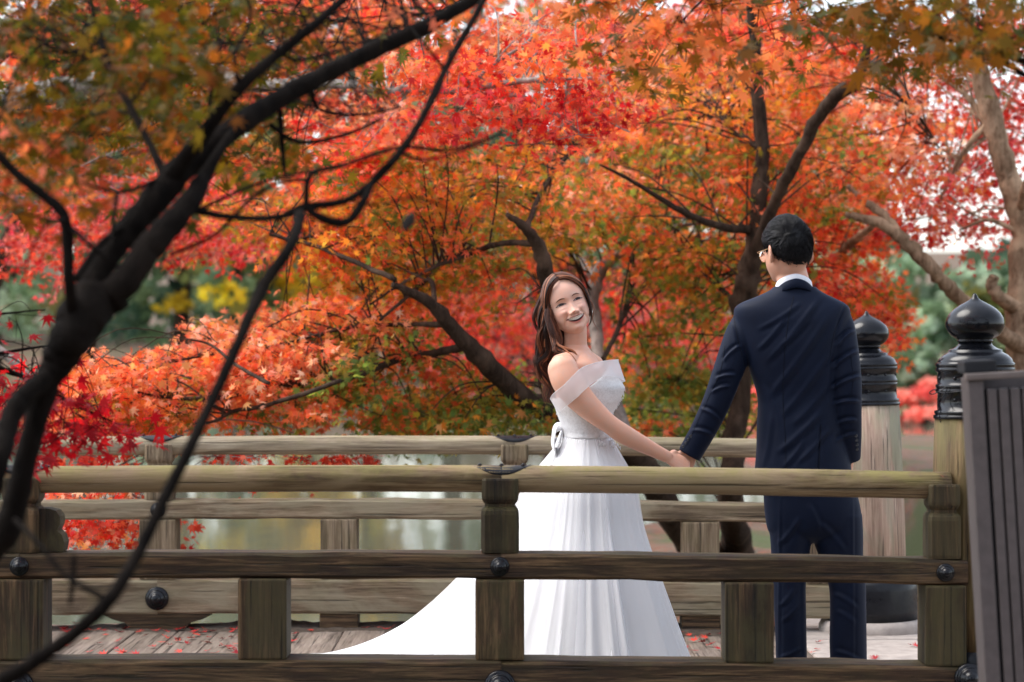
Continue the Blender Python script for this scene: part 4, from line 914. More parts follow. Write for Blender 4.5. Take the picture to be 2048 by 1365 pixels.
def face_features(x, z, smile=True):
    f = np.zeros_like(x*z); ax = np.abs(x)
    f = f-0.0085*(g2(ax, z, .030, .004, .017, .011))-0.003*g2(ax, z, .016, .004, .008, .010)
    f = f+0.0055*g2(ax, z, .034, .000, .013, .0075)
    f = f+0.0030*g2(ax, z, .034, -.0135, .012, .0045)-0.0015*g2(ax, z, .034, -.0195, .014, .004)
    f = f+0.0022*g2(ax, z, .030, .020, .018, .006)
    ramp_ = np.clip((.012-z)/.05, 0, 1)
    f = f+(0.003+0.015*ramp_**1.3)*np.exp(-(x/(.0065+.004*ramp_))**2)*smooth01((z+.052)/.012)*smooth01((.03-z)/.02)
    f = f+0.0105*g2(x, z, 0, -.038, .0115, .0085)+0.0135*g2(ax, z, .0155, -.0425, .0064, .0066)
    f = f-0.0040*g2(ax, z, .0080, -.0505, .0045, .0028)-0.0045*g2(ax, z, .0242, -.040, .0038, .007)
    if smile:
        f = f+0.0100*g2(ax, z, .039, -.029, .017, .013)
        xc = .024+np.clip((-.040-z)/.03, 0, 1)*.017
        f = f-0.0070*np.exp(-((ax-xc)/.0048)**2)*smooth01((-.036-z)/.01)*smooth01((z+.082)/.012)
        up, lo = mouth_lines(x); ins = smooth01((up-z)/.003)*smooth01((z-lo)/.003)*(ax < MOUTH_W)
        rim = np.exp(-((z-up-.0032)/.0036)**2)+1.15*np.exp(-((z-lo+.0048)/.0048)**2)
        f = f+0.0038*rim*smooth01((MOUTH_W+.001-ax)/.012)-0.0060*ins
        f = f-0.0020*g2(x, z, 0, -.0855, .016, .0045)-0.002*g2(ax, z, .038, -.0585, .004, .006)
    f = f+0.0045*g2(x, z, 0, -.097, .016, .009)
    return f
def face_depth(x, z, smile=True):
    p = rows(z, PZ); w_ = rows(z, WZ); q = np.clip(1-(np.abs(x)/w_)**2.3, 0, 1)**(1/2.15)
    return p*q+face_features(x, z, smile)*smooth01(q*1.6)
def head_shell(smile=True, ears=True, nphi=150, nz=150):
    zs = -.111+.228*(0.5-0.5*np.cos(np.linspace(0.03, math.pi-0.03, nz))); rings = []
    for z in zs:
        p, w_, b = rows(z, PZ), rows(z, WZ), rows(z, BZ); a = np.linspace(-math.pi/2, math.pi/2, nphi//2+1)
        x = w_*np.sign(np.sin(a))*np.abs(np.sin(a))**(0.92); yf = -face_depth(x, np.full_like(x, z), smile); yf = np.where(np.abs(a) > 1.5707, 0, yf)
        front = [(float(x[i]), float(yf[i]), float(z)) for i in range(len(a))]
        ab = np.linspace(math.pi/2, 1.5*math.pi, nphi//2+1)[1:-1]
        back = [(float(w_*math.sin(t)), float(-b*math.cos(t)), float(z)) for t in ab]
        rings.append(front+back)
    sh = [loft(rings)]
    if ears:
        for s in (-1, 1):
            rot = Matrix.Rotation(s*R(-24), 4, 'Z')@Matrix.Rotation(R(12), 4, 'X')
            sh.append(ell((s*.0765, .006, -.014), (.0065, .017, .030), rot)); sh.append(ell((s*.083, .012, -.002), (.0055, .011, .017), rot))
    return sh
def xf(sh, M):
    A = np.array(M); return [(np.array(V)@A[:3, :3].T+A[:3, 3], F) for V, F in sh]
def patch(M, us, vs, fn, colfn, name, parent, mat, off=0.0008, root=Vector((0, 0, 0))):
    """a small sheet lying on the face: fn(u, v) -> (x, z)"""
    U, Vv = np.meshgrid(us, vs, indexing='ij'); X, Z = fn(U, Vv); Y = -(face_depth(X, Z)+(off(U, Vv) if callable(off) else off))
    P = np.stack([X, Y, Z], -1).reshape(-1, 3); A = np.array(M); P = P@A[:3, :3].T+A[:3, 3]-np.array(root)
    n, m = len(us), len(vs); F = [(i*m+j, (i+1)*m+j, (i+1)*m+j+1, i*m+j+1) for i in range(n-1) for j in range(m-1)]
    C = colfn(U, Vv, X, Z).reshape(-1, 3)
    return put(name, mesh(name, P, F, mat, True, np.concatenate([C, np.ones((len(C), 1))], 1)), None, parent)
def const(c): c = np.array(lin(*c)[:3]); return lambda U, V, X, Z: np.broadcast_to(c, U.shape+(3,)).copy()

class Strands:
    def __init__(s, seed): s.V = []; s.F = []; s.C = []; s.n = 0; s.rng = np.random.default_rng(seed)
    def strand(s, P, r, c, seg=4):
        P = np.asarray(P, float); k = len(P); t = np.linspace(0, 1, k); rad = r*np.clip(np.minimum(1, (1-t)*2.2+0.12), 0, 1)
        T, U, W = frames(P); a = np.linspace(0, math.tau, seg, endpoint=False)
        V = P[:, None]+rad[:, None, None]*(np.cos(a)[None, :, None]*U[:, None]+np.sin(a)[None, :, None]*W[:, None])
        i, j = np.meshgrid(np.arange(k-1), np.arange(seg), indexing='ij'); b = s.n+i*seg+j; c2 = s.n+i*seg+(j+1) % seg
        s.F.append(np.stack([b, c2, c2+seg, b+seg], -1).reshape(-1, 4)); s.V.append(V.reshape(-1, 3)); s.n += k*seg
        s.C.append(np.broadcast_to(np.array([*c, 1.0]), (k*seg, 4)))
    def lock(s, guide, n, r, cols, wave=0.004, per=5, waves=3.0, spread_end=0.6):
        """guide rows: x, y, z, radius"""
        g = spline(guide, per); k = len(g); T, U, W = frames(g[:, :3]); t = np.linspace(0, 1, k)
        ph0 = s.rng.uniform(0, 6.28); nt = max(3, n//14); tuft = s.rng.uniform(0, 6.28, nt); tq = np.sqrt(s.rng.random(nt)); tc = s.rng.integers(len(cols), size=nt)
        for _ in range(n):
            h = s.rng.integers(nt); a = tuft[h]+s.rng.normal(0, .16); q = min(1.25, abs(tq[h]+s.rng.normal(0, .10))); tw = .6*math.sin(h*2.7)+s.rng.normal(0, 0.10)
            rr = g[:, 3]*q*(1-(1-spread_end)*t*s.rng.uniform(0.2, 1)); an = a+tw*t
            ph = ph0+1.3*math.sin(h*1.9)+s.rng.normal(0, 0.12); wv = wave*np.sin(ph+t*waves*6.28)*np.minimum(1, t*3)
            P = g[:, :3]+(np.cos(an)*rr+wv)[:, None]*U+(np.sin(an)*rr)[:, None]*W
            cut = s.rng.integers(max(4, int(k*0.8)), k+1); c = cols[tc[h]]*s.rng.uniform(0.75, 1.25)
            s.strand(P[:cut], r*s.rng.uniform(0.7, 1.25), c)
    def build(s, name, parent, root, mat=HAIRM):
        V = np.concatenate(s.V)-np.array(root); me = mesh(name, V, np.concatenate(s.F), mat, True, np.concatenate(s.C)); return put(name, me, None, parent)

def hand_shells(wrist, knuckle, normal, width, fingers, thumb, rw=0.019, fr=0.0078):
    """palm between wrist and knuckles; fingers: list of three-joint chains as offsets from their knuckle"""
    w_, k = np.array(wrist, float), np.array(knuckle, float); nrm = np.array(normal, float); ax = k-w_; L = np.linalg.norm(ax); ax /= L
    nrm -= ax*nrm.dot(ax); nrm /= np.linalg.norm(nrm); side = np.cross(ax, nrm); sh = []
    rings = []
    for t, a, b in ((-0.25, .021, .018), (0.0, .022, .017), (.3, width*.42, .0155), (.65, width*.5, .0145), (1.0, width*.5, .0115), (1.1, width*.42, .007)):
        c = w_+ax*L*t; rings.append([c+side*a*math.cos(q)+nrm*b*math.sin(q) for q in np.linspace(0, math.tau, 16, endpoint=False)])
    sh.append(loft(rings))
    for i, ch in enumerate(fingers):
        o = k+side*width*(-0.38+0.253*i)-ax*0.01; P = [o-ax*0.012, o]
        for (da, ds, dn) in ch: P.append(P[-1]+ax*da+side*ds+nrm*dn)
        r = fr*(0.98 if i in (1, 2) else 0.9)
        sp = spline(np.c_[np.array(P), [r*1.02, r*1.04]+[r*(1.0-0.09*j) for j in range(len(ch))]], 4); sh.append(tube(sp[:, :3], sp[:, 3], 9)); e = sp[-1]; sh.append(ell(e[:3], (e[3],)*3, n=9, m=6))
    o = w_+ax*L*0.28+side*width*thumb[0]; P = [w_+ax*L*0.12, o]
    for (da, ds, dn) in thumb[1]: P.append(P[-1]+ax*da+side*ds+nrm*dn)
    sp = spline(np.c_[np.array(P), [.013, .012]+[.0105, .0092, .0078][:len(thumb[1])]], 4); sh.append(tube(sp[:, :3], sp[:, 3], 9)); e = sp[-1]; sh.append(ell(e[:3], (e[3],)*3, n=9, m=6))
    return sh
DP = 8.95
def P3(px, py, dy=0.0): return np.array(at(px, py, DP+dy))
def prow(px, py, dy, r): return (*at(px, py, DP+dy), r/FPX*DP)
def limb_shell(rws, per=8, seg=32, flat=1.0):
    sp = spline(rws, per); return [tube(sp[:, :3], sp[:, 3], seg, flat=flat), ell(sp[0, :3], (sp[0, 3],)*3), ell(sp[-1, :3], (sp[-1, 3]*0.98,)*3)]
def torso_shell(tab, n=72, dy0=0.0, expo=2.3):
    """tab rows: py, centre px, half px, half depth m, dy"""
    sp = spline(tab, 8); rings = []
    for py, cx, h, b, dy in sp:
        c = P3(cx, py, dy0+dy); a = h/FPX*DP; q = np.linspace(0, math.tau, n, endpoint=False)
        x = a*np.sign(np.cos(q))*np.abs(np.cos(q))**(2/expo); y = b*np.sign(np.sin(q))*np.abs(np.sin(q))**(2/expo)
        rings.append(np.stack([c[0]+x, c[1]+y, np.full(n, c[2])], -1))
    return loft(rings)

# ------------------------------------------------------------------ the bride
def bride():
    base = Vector((float(P3(1178, 700)[0]), DP, 0.0))
    M = Matrix.Translation(Vector(P3(1134, 611.5, -0.01)))@Matrix.Rotation(R(-21), 4, 'Y')@Matrix.Rotation(R(8), 4, 'Z')@Matrix.Rotation(R(-5), 4, 'X')
    sh = xf(head_shell(True), M)
    hx = lambda x, y, z: np.array(M@Vector((x, y, z)))
    nk = hx(0, .018, -.085)
    sh += limb_shell([(*hx(0, .01, -.05), .042), (*nk, .043), (*P3(1151, 690, .0), .0435), (*P3(1154, 712, .01), .052), (*P3(1156, 735, .01), .06)])
    sh.append(torso_shell([(880, 1176, 40, .105, 0), (840, 1172, 43, .105, 0), (805, 1172, 56, .12, 0), (772, 1168, 60, .132, 0), (748, 1162, 55, .142, 0), (728, 1156, 45, .145, 0), (714, 1155, 36, .115, 0), (702, 1154, 28, .075, 0), (692, 1153, 22, .05, 0)]))
    for s in (-1, 1): sh.append(ell(P3(1203, 780, s*.06), (.046, .055, .05)))
    for c0, c1, dy in (((1122, 733), (1160, 718), -1), ((1185, 733), (1168, 716), 1)):
        sp = spline([(*P3(*c1, dy*.05), .034), (*P3((c0[0]+c1[0])/2, 722, dy*.10), .036), (*P3(*c0, dy*.15), .045)], 9); sh.append(tube(sp[:, :3], sp[:, 3], 28))
    # near arm reaching to the groom
    sh += limb_shell([prow(1126, 741, -.15, 30), prow(1136, 765, -.165, 31), prow(1158, 795, -.17, 28), prow(1190, 826, -.17, 23), prow(1219, 849, -.165, 19), prow(1243, 866, -.15, 19.5), prow(1275, 884, -.125, 17.5), prow(1308, 901, -.095, 14), prow(1334, 914, -.07, 12)])
    sh += limb_shell([prow(1185, 740, .15, 26), prow(1180, 800, .18, 24), prow(1186, 850, .19, 19), prow(1200, 920, .17, 17), prow(1222, 975, .14, 12)])
    W0 = P3(1334, 914, -.07); K0 = P3(1374, 934, -.035)
    sh += hand_shells(W0, K0, (0.15, -0.75, 0.55), .074, [[(.020, 0, -.012), (.010, 0, -.021), (-.008, 0, -.018)], [(.022, 0, -.012), (.010, 0, -.024), (-.010, 0, -.019)], [(.020, 0, -.012), (.009, 0, -.023), (-.009, 0, -.018)], [(.016, 0, -.010), (.007, 0, -.018), (-.006, 0, -.014)]], (-0.42, [(.026, -.010, -.012), (.024, -.004, -.014), (.016, 0.002, -.010)]))
    W1 = P3(1222, 975, .14); sh += hand_shells(W1, W1+np.array([.05, 0, -.045]), (0.3, 0.8, 0.4), .07, [[(.026, 0, -.004), (.02, 0, -.01), (.015, 0, -.01)]]*4, (-0.42, [(.024, -.012, -.008), (.02, -.004, -.01), (.014, 0, -.006)]))
    me = fuse(sh, 0.0024, 2, 0.35); V = getco(me)
    A = np.array(M.inverted()); L = V@A[:3, :3].T+A[:3, 3]
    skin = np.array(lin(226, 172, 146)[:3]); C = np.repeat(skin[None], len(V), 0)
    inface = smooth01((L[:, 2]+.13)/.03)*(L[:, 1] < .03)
    C = C*(1-inface[:, None])+np.array(lin(233, 186, 164)[:3])*inface[:, None]  # face painted paler than arms: makeup tone, plus lift against dim frontal light
    bl = 0.55*g2(np.abs(L[:, 0]), L[:, 2], .043, -.030, .018, .014)*(L[:, 1] < -.02)+.3*g2(L[:, 0], L[:, 2], 0, -.04, .014, .01)*(L[:, 1] < -.06)
    C = C*(1-bl[:, None]*np.array([.02, .24, .22]))
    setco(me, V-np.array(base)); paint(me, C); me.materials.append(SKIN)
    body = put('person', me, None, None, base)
    tag(body, 'smiling person in white off-shoulder gown with long wavy brown hair, head tilted back', 'person')
    # face details on the skin
    lipc = const((176, 82, 74)); un = np.linspace(-1, 1, 41)
    mw = MOUTH_W+.0015
    patch(M, un, np.linspace(0, 1, 7), lambda U, V: (U*mw, mouth_lines(U*mw)[0]-.0008+V*(.0012+.0040*(1-np.abs(U)**1.7)-.0012*np.exp(-(U/.12)**2))), lipc, 'upper_lip', body, FLAT, 0.0007, base)
    patch(M, un, np.linspace(0, 1, 7), lambda U, V: (U*mw, mouth_lines(U*mw)[1]+.0008-V*(.0010+.0080*(1-np.abs(U)**1.8))), const((212, 128, 116)), 'lower_lip', body, FLAT, 0.0007, base)  # lower lip coloured lighter to offset the shade on its downward side
    patch(M, np.linspace(-.99, .99, 41), np.linspace(0, 1, 9), lambda U, V: (U*MOUTH_W, mouth_lines(U*MOUTH_W)[0]+.0004-V*(mouth_lines(U*MOUTH_W)[0]-mouth_lines(U*MOUTH_W)[1]+.0008)), const((84, 34, 30)), 'mouth_inside', body, FLAT, lambda U, V: .0012+.0040*(np.abs(V-.5)*2)**3, base)
    def tooth(U, V, X, Z):
        c = np.array(lin(252, 246, 236)[:3]); gap = 0.22*np.exp(-(((X/.0072+.5) % 1-.5)/.09)**2); k = np.clip(1-gap-0.15*np.abs(U)**3, 0, 1); return c*k[..., None]
    def tz(U, V):
        x = U*.0282; up, lo = mouth_lines(x); return x, up+.001-(V)*(up-lo-.0016)*(0.97-.10*np.abs(np.sin(x/.0072*math.pi))*0)
    patch(M, np.linspace(-1, 1, 61), np.linspace(0, .86, 9), tz, tooth, 'teeth', body, FLAT, lambda U, V: .0098-.0045*np.abs(U)**3-.001*np.abs(V-.5), base)
    for s in (-1, 1):
        e = empty('eye', (0, 0, 0), body); cx, cz = s*.0335, -.0005
        zu = lambda u: cz+.0060*(1-u**2)+.0004*u*s; zl = lambda u: cz-.0004*(1-u**2)+.0004*u*s-.0003
        def ec(U, V, X, Z):
            d = np.hypot(X-cx-.0015, Z-cz-.0005); c = np.repeat(np.array(lin(168, 148, 142)[:3])[None], U.size, 0).reshape(U.shape+(3,)); ir = np.array(lin(36, 20, 14)[:3])
            k = smooth01((.0100-d)/.0015)[..., None]; c = c*(1-k)+ir*k; return c
        patch(M, np.linspace(-1, 1, 33), np.linspace(0, 1, 9), lambda U, V: (cx+U*.0185, zl(U)+V*(zu(U)-zl(U))), ec, 'eyeball', e, FLAT, 0.0009, base)
        patch(M, np.linspace(-1.06, 1.06, 33), np.linspace(0, 1, 4), lambda U, V: (cx+U*.0187, zu(np.clip(U, -1, 1))-.0007+V*(.0031-.0010*np.abs(U))), const((24, 13, 11)), 'upper_lashes', e, FLAT, 0.0017, base)
        patch(M, np.linspace(-1, 1, 11), np.linspace(-1, 1, 7), lambda U, V: (s*.0082+U*.0040, -.0495+V*.0017*np.sqrt(np.clip(1-U**2, .01, 1))), const((72, 34, 28)), 'nostril', body, FLAT, 0.0006, base)
        patch(M, np.linspace(-1.0, 1.0, 25), np.linspace(0, 1, 3), lambda U, V: (cx+U*.0185, zl(U)+.0003-V*.0009), const((120, 74, 62)), 'lower_lashes', e, FLAT, 0.0012, base)
        bc_ = np.array(lin(112, 72, 56)[:3])
        patch(M, np.linspace(-1, 1, 25), np.linspace(0, 1, 4), lambda U, V: (s*(.033+U*.019), .0150+.0038*(1-U**2)-.0012*U+V*.0046*np.clip(1-np.abs(U+.2)**2.2, 0.04, 1)), lambda U, V, X, Z: np.broadcast_to(bc_, U.shape+(3,)).copy(), 'eyebrow', body, FLAT, 0.0008, base)
        V_, F_ = lathe([(.0004, -.010), (.0026, -.008), (.0032, -.005), (.002, -.001), (.0004, .002)], 10)
        q = hx(s*.081, .004, -.05); o = MB().add(V_, F_).build('earring', plain('pearl', (.75, .72, .68), .25, .1, 20, 0), body, True); o.location = Vector(q)-base
    # necklace
    ring = [np.array(P3(1153, 700, 0))+np.array([.056*math.cos(a)+.008*0, .056*math.sin(a), -.012*math.cos(a)-.004]) for a in np.linspace(0, math.tau, 60)]
    MB().add(*tube(np.array(ring)-np.array(base), .0009, 5)).build('necklace', plain('fine_gold', (.8, .6, .38), .25, .1, 20, 0, metal=1.0), body, True)
    # ---- hair
    cols = np.array([lin(60, 34, 25)[:3], lin(92, 54, 38)[:3], lin(40, 22, 17)[:3], lin(176, 112, 78)[:3], lin(70, 39, 28)[:3], lin(128, 76, 52)[:3]])
    S = Strands(5)
    def scalp(dirv, off):
        d = np.array(dirv, float); d /= np.linalg.norm(d); a = np.array([.0755, .098 if d[1] > 0 else .089, .118]); r = 1/np.sqrt(np.sum((d/a)**2)); return d*(r+off)
    def slerp(a, b, t):
        a = np.array(a, float)/np.linalg.norm(a); b = np.array(b, float)/np.linalg.norm(b); w_ = math.acos(np.clip(a@b, -1, 1)); return (math.sin((1-t)*w_)*a+math.sin(t*w_)*b)/math.sin(w_)
    for k in range(1700):
        side = -1 if k % 2 else 1; u = S.rng.random()
        st = np.array([-.004+.006*side*S.rng.random(), -.067+.155*u, .100+.004*u]); off = S.rng.uniform(.003, .0115)
        end = np.array([side*S.rng.uniform(.072, .08), -.012+.05*u+.012*S.rng.normal(), -.075+.03*S.rng.random()-.0*u])
        mid_dir = np.array([side*.079, -.074+.112*u, .056])
        pts = []
        for t in np.linspace(0, 1, 9):
            d1 = slerp(st, mid_dir, min(1, t*2)) if t < .5 else slerp(mid_dir, end, (t-.5)*2)
            pts.append(scalp(d1, off+.004*math.sin(math.pi*t)))
        pts = np.array(pts); pts = spline(pts, 2)
        pts = np.array([hx(*p) for p in pts]); c = cols[int(u*47+off*900) % len(cols)]*S.rng.uniform(.75, 1.2); S.strand(pts, .0010*S.rng.uniform(.7, 1.4), c)
    for k in range(260):    # short hairs along the hairline
        a = S.rng.uniform(-1.25, 1.25); d0 = np.array([.085*math.sin(a), -.074+.02*abs(a), .096-.05*abs(math.sin(a))**2]); d1 = d0+np.array([.030*math.sin(a)+.01*S.rng.normal(), .028+.01*S.rng.random(), .016]); P = [hx(*scalp(slerp(d0, d1, t), .0012+.006*t)) for t in np.linspace(0, 1, 5)]
        S.strand(P[::-1], .0006, cols[S.rng.integers(len(cols))]*1.2)
    H = lambda px, py, dy, r: (*P3(px, py, dy), r/FPX*DP)
    for s in (-1, 1):        # swept from the parting over the corners of the forehead
        S.lock([(*hx(-.004, -.070, .100), .004), (*hx(s*.026, -.080, .092), .007), (*hx(s*.052, -.074, .070), .009), (*hx(s*.070, -.056, .040), .009), (*hx(s*.079, -.030, .0), .009), (*hx(s*.081, -.008, -.045), .008)], 150, .0009, cols, .001, 6, 1.0, 1.0)
    S.lock([H(1100, 575, .03, 14), H(1090, 615, .04, 18), H(1086, 655, .05, 17), H(1092, 700, .05, 17), H(1086, 735, .05, 16), H(1096, 775, .06, 14), H(1101, 808, .06, 7)], 340, .0011, cols, .014, 6, 2.8)
    S.lock([H(1108, 600, -.005, 12), H(1098, 635, 0, 16), H(1094, 668, 0, 16), H(1086, 705, .01, 15), H(1082, 728, .02, 12), H(1094, 765, .03, 12), H(1098, 800, .04, 5)], 310, .0011, cols, .014, 6, 2.6)
    S.lock([H(1112, 630, -.01, 10), H(1108, 655, -.01, 14), H(1112, 680, -.01, 14), H(1112, 700, -.03, 10)], 170, .0011, cols[[0, 2, 4]], .004, 6, 1.5)
    S.lock([H(1130, 560, .06, 24), H(1135, 600, .08, 30), H(1130, 650, .07, 30), H(1118, 690, .05, 24), H(1106, 730, .06, 18)], 300, .0012, cols[[0, 2, 4]], .004, 5, 1.6)
    S.lock([H(1104, 625, .0, 7), H(1102, 660, -.05, 9), H(1110, 692, -.09, 9), H(1128, 702, -.115, 8), H(1143, 707, -.12, 7), H(1152, 718, -.115, 6), H(1163, 727, -.105, 4), H(1176, 721, -.10, 1.5)], 120, .0010, cols, .002, 6, 1.0)
    S.lock([H(1102, 590, -.04, 6), H(1100, 630, -.06, 10), H(1106, 660, -.07, 13), H(1112, 685, -.08, 12), H(1108, 705, -.11, 8)], 200, .0010, cols, .005, 6, 1.4)
    S.lock([H(1120, 695, -.10, 6), H(1142, 712, -.135, 5), H(1152, 726, -.13, 4), H(1161, 737, -.125, 1.5)], 26, .0012, cols, .002, 6, 1.0)
    S.lock([H(1090, 600, -.02, 5), H(1078, 640, -.01, 6), H(1075, 680, 0, 7), H(1077, 715, .01, 7), H(1081, 735, .02, 4), H(1090, 760, .03, 2)], 60, .0010, cols, .008, 6, 2.0)
    S.lock([H(1158, 562, -.05, 3), H(1174, 590, -.055, 4), H(1181, 618, -.05, 4), H(1181, 642, -.045, 3.5), H(1174, 655, -.04, 1.5)], 34, .0011, cols, .001, 6, 1.0)
    S.lock([H(1176, 598, -.05, 1.5), H(1188, 614, -.055, 1.5), H(1185, 638, -.055, 1.5), H(1192, 655, -.055, 1), H(1201, 666, -.055, .5)], 9, .0009, cols, .001, 6, 1.0)
    for _ in range(70):     # flyaways
        y0 = S.rng.uniform(570, 720); x0 = np.interp(y0, [560, 600, 650, 700, 730], [1100, 1082, 1078, 1080, 1078]); P = [P3(x0+6, y0-14, .01)]
        for q in range(5): P.append(P[-1]+np.array([S.rng.normal(-.0022, .003), S.rng.normal(0, .002), -.011]))
        S.strand(spline(P, 3), .0006, cols[S.rng.integers(len(cols))])
    S.build('hair', body, base)
    # ---- gown
    m, t, b = newmat('white_tulle_gown'); b.inputs['Base Color'].default_value = (0.76, 0.76, 0.785, 1); b.inputs['Roughness'].default_value = 0.6; b.inputs['Specular IOR Level'].default_value = 0.25; b.inputs['Sheen Weight'].default_value = 0.25
    b.inputs['Subsurface Weight'].default_value = 0.15; b.inputs['Subsurface Radius'].default_value = (1, 1, 1); b.inputs['Subsurface Scale'].default_value = 0.02
    g_, _ = objcoord(t, (1, 1, 1), False); bump(t, noise(t, g_, 420, 3), 0.12, 0.001, b); GOWN = m
    m, t, b = newmat('white_satin_bodice'); b.inputs['Base Color'].default_value = (0.78, 0.77, 0.77, 1); b.inputs['Roughness'].default_value = 0.42; b.inputs['Sheen Weight'].default_value = 0.2
    g_, _ = objcoord(t, (1, 1, 1), False); lc = noise(t, g_, 75, 4, .75, 1.5); bump(t, lc, 0.6, 0.004, b); t.links.new(ramp(t, [(.42, (.73, .72, .725)), (.56, (.84, .835, .845))], lc), b.inputs['Base Color']); BOD = m
    tab = np.array([(730, 1168, 52, .120), (745, 1166, 58, .138), (760, 1168, 66, .146), (775, 1173, 71, .147), (800, 1173, 66, .138), (825, 1170, 55, .124), (845, 1171, 49, .115), (866, 1174, 46, .110), (876, 1175, 47, .112)], float)
    n, k = 120, 30; V = []
    for j in range(k+1):
        for i in range(n):
            th = math.tau*i/n; cf = math.cos(th); sd = -math.sin(th)       # cf: front, sd: camera side
            top = 762-34*max(0, cf)+36*max(0, -cf)+12*abs(sd)**2*(1 if sd > 0 else .5)
            if cf > 0: top += 7*math.exp(-((abs(math.sin(th)))/.18)**2)     # sweetheart dip
            py = 876+(top-876)*j/k
            cx, h, dp = (np.interp(py, tab[:, 0], tab[:, q]) for q in (1, 2, 3))
            c = P3(cx, py); rx = h/FPX*DP; x = rx*cf; y = -dp*sd
            cup = .016*math.exp(-((py-772)/26)**2)*sum(math.exp(-((y-q)/.045)**2) for q in (-.068, .068))*max(0, cf)
            V.append((c[0]+x+cup, c[1]+y*(1.0), c[2]))
    F = [(j*n+i, j*n+(i+1) % n, (j+1)*n+(i+1) % n, (j+1)*n+i) for j in range(k) for i in range(n)]
    o = put('bodice', mesh('bodice', np.array(V)-np.array(base), F, BOD, True), None, body); s_ = o.modifiers.new('t', 'SOLIDIFY'); s_.thickness = .004; s_.offset = 1
    # skirt with train
    rg = np.random.default_rng(9); n, k = 420, 70; wc = P3(1174, 872); zw = wc[2]
    th = np.linspace(0, math.tau, n, endpoint=False); ux = np.cos(th); uy = np.sin(th)          # th = 0 front (+x), uy < 0 camera side
    tb = math.pi-0.53; dth = np.angle(np.exp(1j*(th-tb)))
    lobe = np.exp(-(np.abs(dth)/.52)**2.2)
    hem = .40+.05*np.abs(uy)+.90*lobe
    kexp = 1.05+(hem-.42)*1.3
    def skirt_layer(seed, off, a1, a2):
        rg = np.random.default_rng(seed); V = []
        tw = th+.16*np.sin(3*th+rg.uniform(0, 6))+.09*np.sin(7*th+rg.uniform(0, 6))+.04*np.sin(15*th+rg.uniform(0, 6))
        fs = [(int(f), a, rg.uniform(0, 6), rg.normal(0, 1.1)) for f, a in ((9, .55), (14, .5), (19, .45), (27, .35), (38, .22), (53, .12))]
        env = .7+.4*np.sin(2*th+rg.uniform(0, 6))+.3*np.sin(5*th+rg.uniform(0, 6))
        for j in range(k+1):
            tt = j/k; zf = (1-tt)**kexp
            fold = sum(a*np.sin(f*tw+p+q*tt*1.6) for f, a, p, q in fs)
            fold = np.where(fold > 0, fold**1.3*1.0, -np.abs(fold)**.8*.75)*env      # rounded ridges, narrow valleys
            fine = .5*np.sin(83*tw+2*np.sin(5*th))+.5*np.sin(131*tw+1.0)
            bulge = .085*np.exp(-((zf-.82)/.13)**2)*(1-.4*lobe)*(1-.65*np.clip(-ux, 0, 1))
            wx, wy = .0855*ux, .106*uy; uu = np.clip(tt+bulge, 0, 1.2)
            x = wx+(hem*ux-wx)*uu; y = wy+(hem*uy-wy)*uu
            amp = (.0005+a1*tt**.9)*fold+.0012*fine*math.exp(-tt*5)+off*min(1, tt*5)+a2*tt**1.4*np.sin(4*th+seed)
            z = .012+(zw-.012)*zf+lobe*tt*(1-tt)*.05+.028*tt*lobe*fold*(1-.6*tt)+off*.6*lobe*min(1, tt*5)
            if j == k: z = np.full(n, .006+off*.5)
            V.append(np.stack([wc[0]+x+ux*amp, wc[1]+y+uy*amp, z], -1))
        return np.concatenate(V)
    F = [(j*n+i, (j+1)*n+i, (j+1)*n+(i+1) % n, j*n+(i+1) % n) for j in range(k) for i in range(n)]
    o = put('skirt', mesh('skirt', skirt_layer(9, 0, .013, .014)-np.array(base), F, GOWN, True), None, body); s_ = o.modifiers.new('t', 'SOLIDIFY'); s_.thickness = .002
    m = bpy.data.materials.new('sheer_tulle'); m.use_nodes = True; t = m.node_tree; t.nodes.clear(); out = t.nodes.new('ShaderNodeOutputMaterial'); d = t.nodes.new('ShaderNodeBsdfDiffuse'); d.inputs[0].default_value = (.9, .89, .885, 1)
    tp = t.nodes.new('ShaderNodeBsdfTransparent'); m2 = t.nodes.new('ShaderNodeMixShader'); m2.inputs[0].default_value = .62
    t.links.new(d.outputs[0], m2.inputs[1]); t.links.new(tp.outputs[0], m2.inputs[2]); t.links.new(m2.outputs[0], out.inputs[0])
    put('tulle_overlay', mesh('tulle_overlay', skirt_layer(23, .012, .020, .010)-np.array(base), F, m, True), None, body)
    # waist seam and lace flowers
    seam = [np.array(P3(1174.5, 872))+np.array([.0885*math.cos(a), .1115*math.sin(a), 0]) for a in np.linspace(0, math.tau, 60)]
    mb = MB(); r_ = np.random.default_rng(4)
    def flower(c, nrm, s):
        nrm = np.array(nrm)/np.linalg.norm(nrm); e1 = np.cross(nrm, [0, 0.1, 1]); e1 /= np.linalg.norm(e1); e2 = np.cross(nrm, e1); V = [c+nrm*.003]; q = r_.uniform(0, 6)
        for i in range(10):
            a = q+i*math.tau/10; r = s*(1 if i % 2 else .5); V.append(c+e1*r*math.cos(a)+e2*r*math.sin(a)+nrm*(.004 if i % 2 else .001))
        mb.add(V, [(0, 1+i, 1+(i+1) % 10) for i in range(10)])
    for _ in range(90):
        py = r_.uniform(752, 900); cx, h, dp = (np.interp(min(py, 876), tab[:, 0], tab[:, q]) for q in (1, 2, 3)); a = r_.normal(-.55, .42) if py > 830 else r_.normal(-.1, .35)
        if py < 800: h += 4
        h = h+max(0, py-876)*.75+1.5; dp = dp+max(0, py-876)*.001+.003
        c = P3(cx, py); x = h/FPX*DP*math.cos(a); y = dp*math.sin(a); flower(np.array([c[0]+x, c[1]+y, c[2]]), (math.cos(a), math.sin(a), .1), r_.uniform(.005, .010))
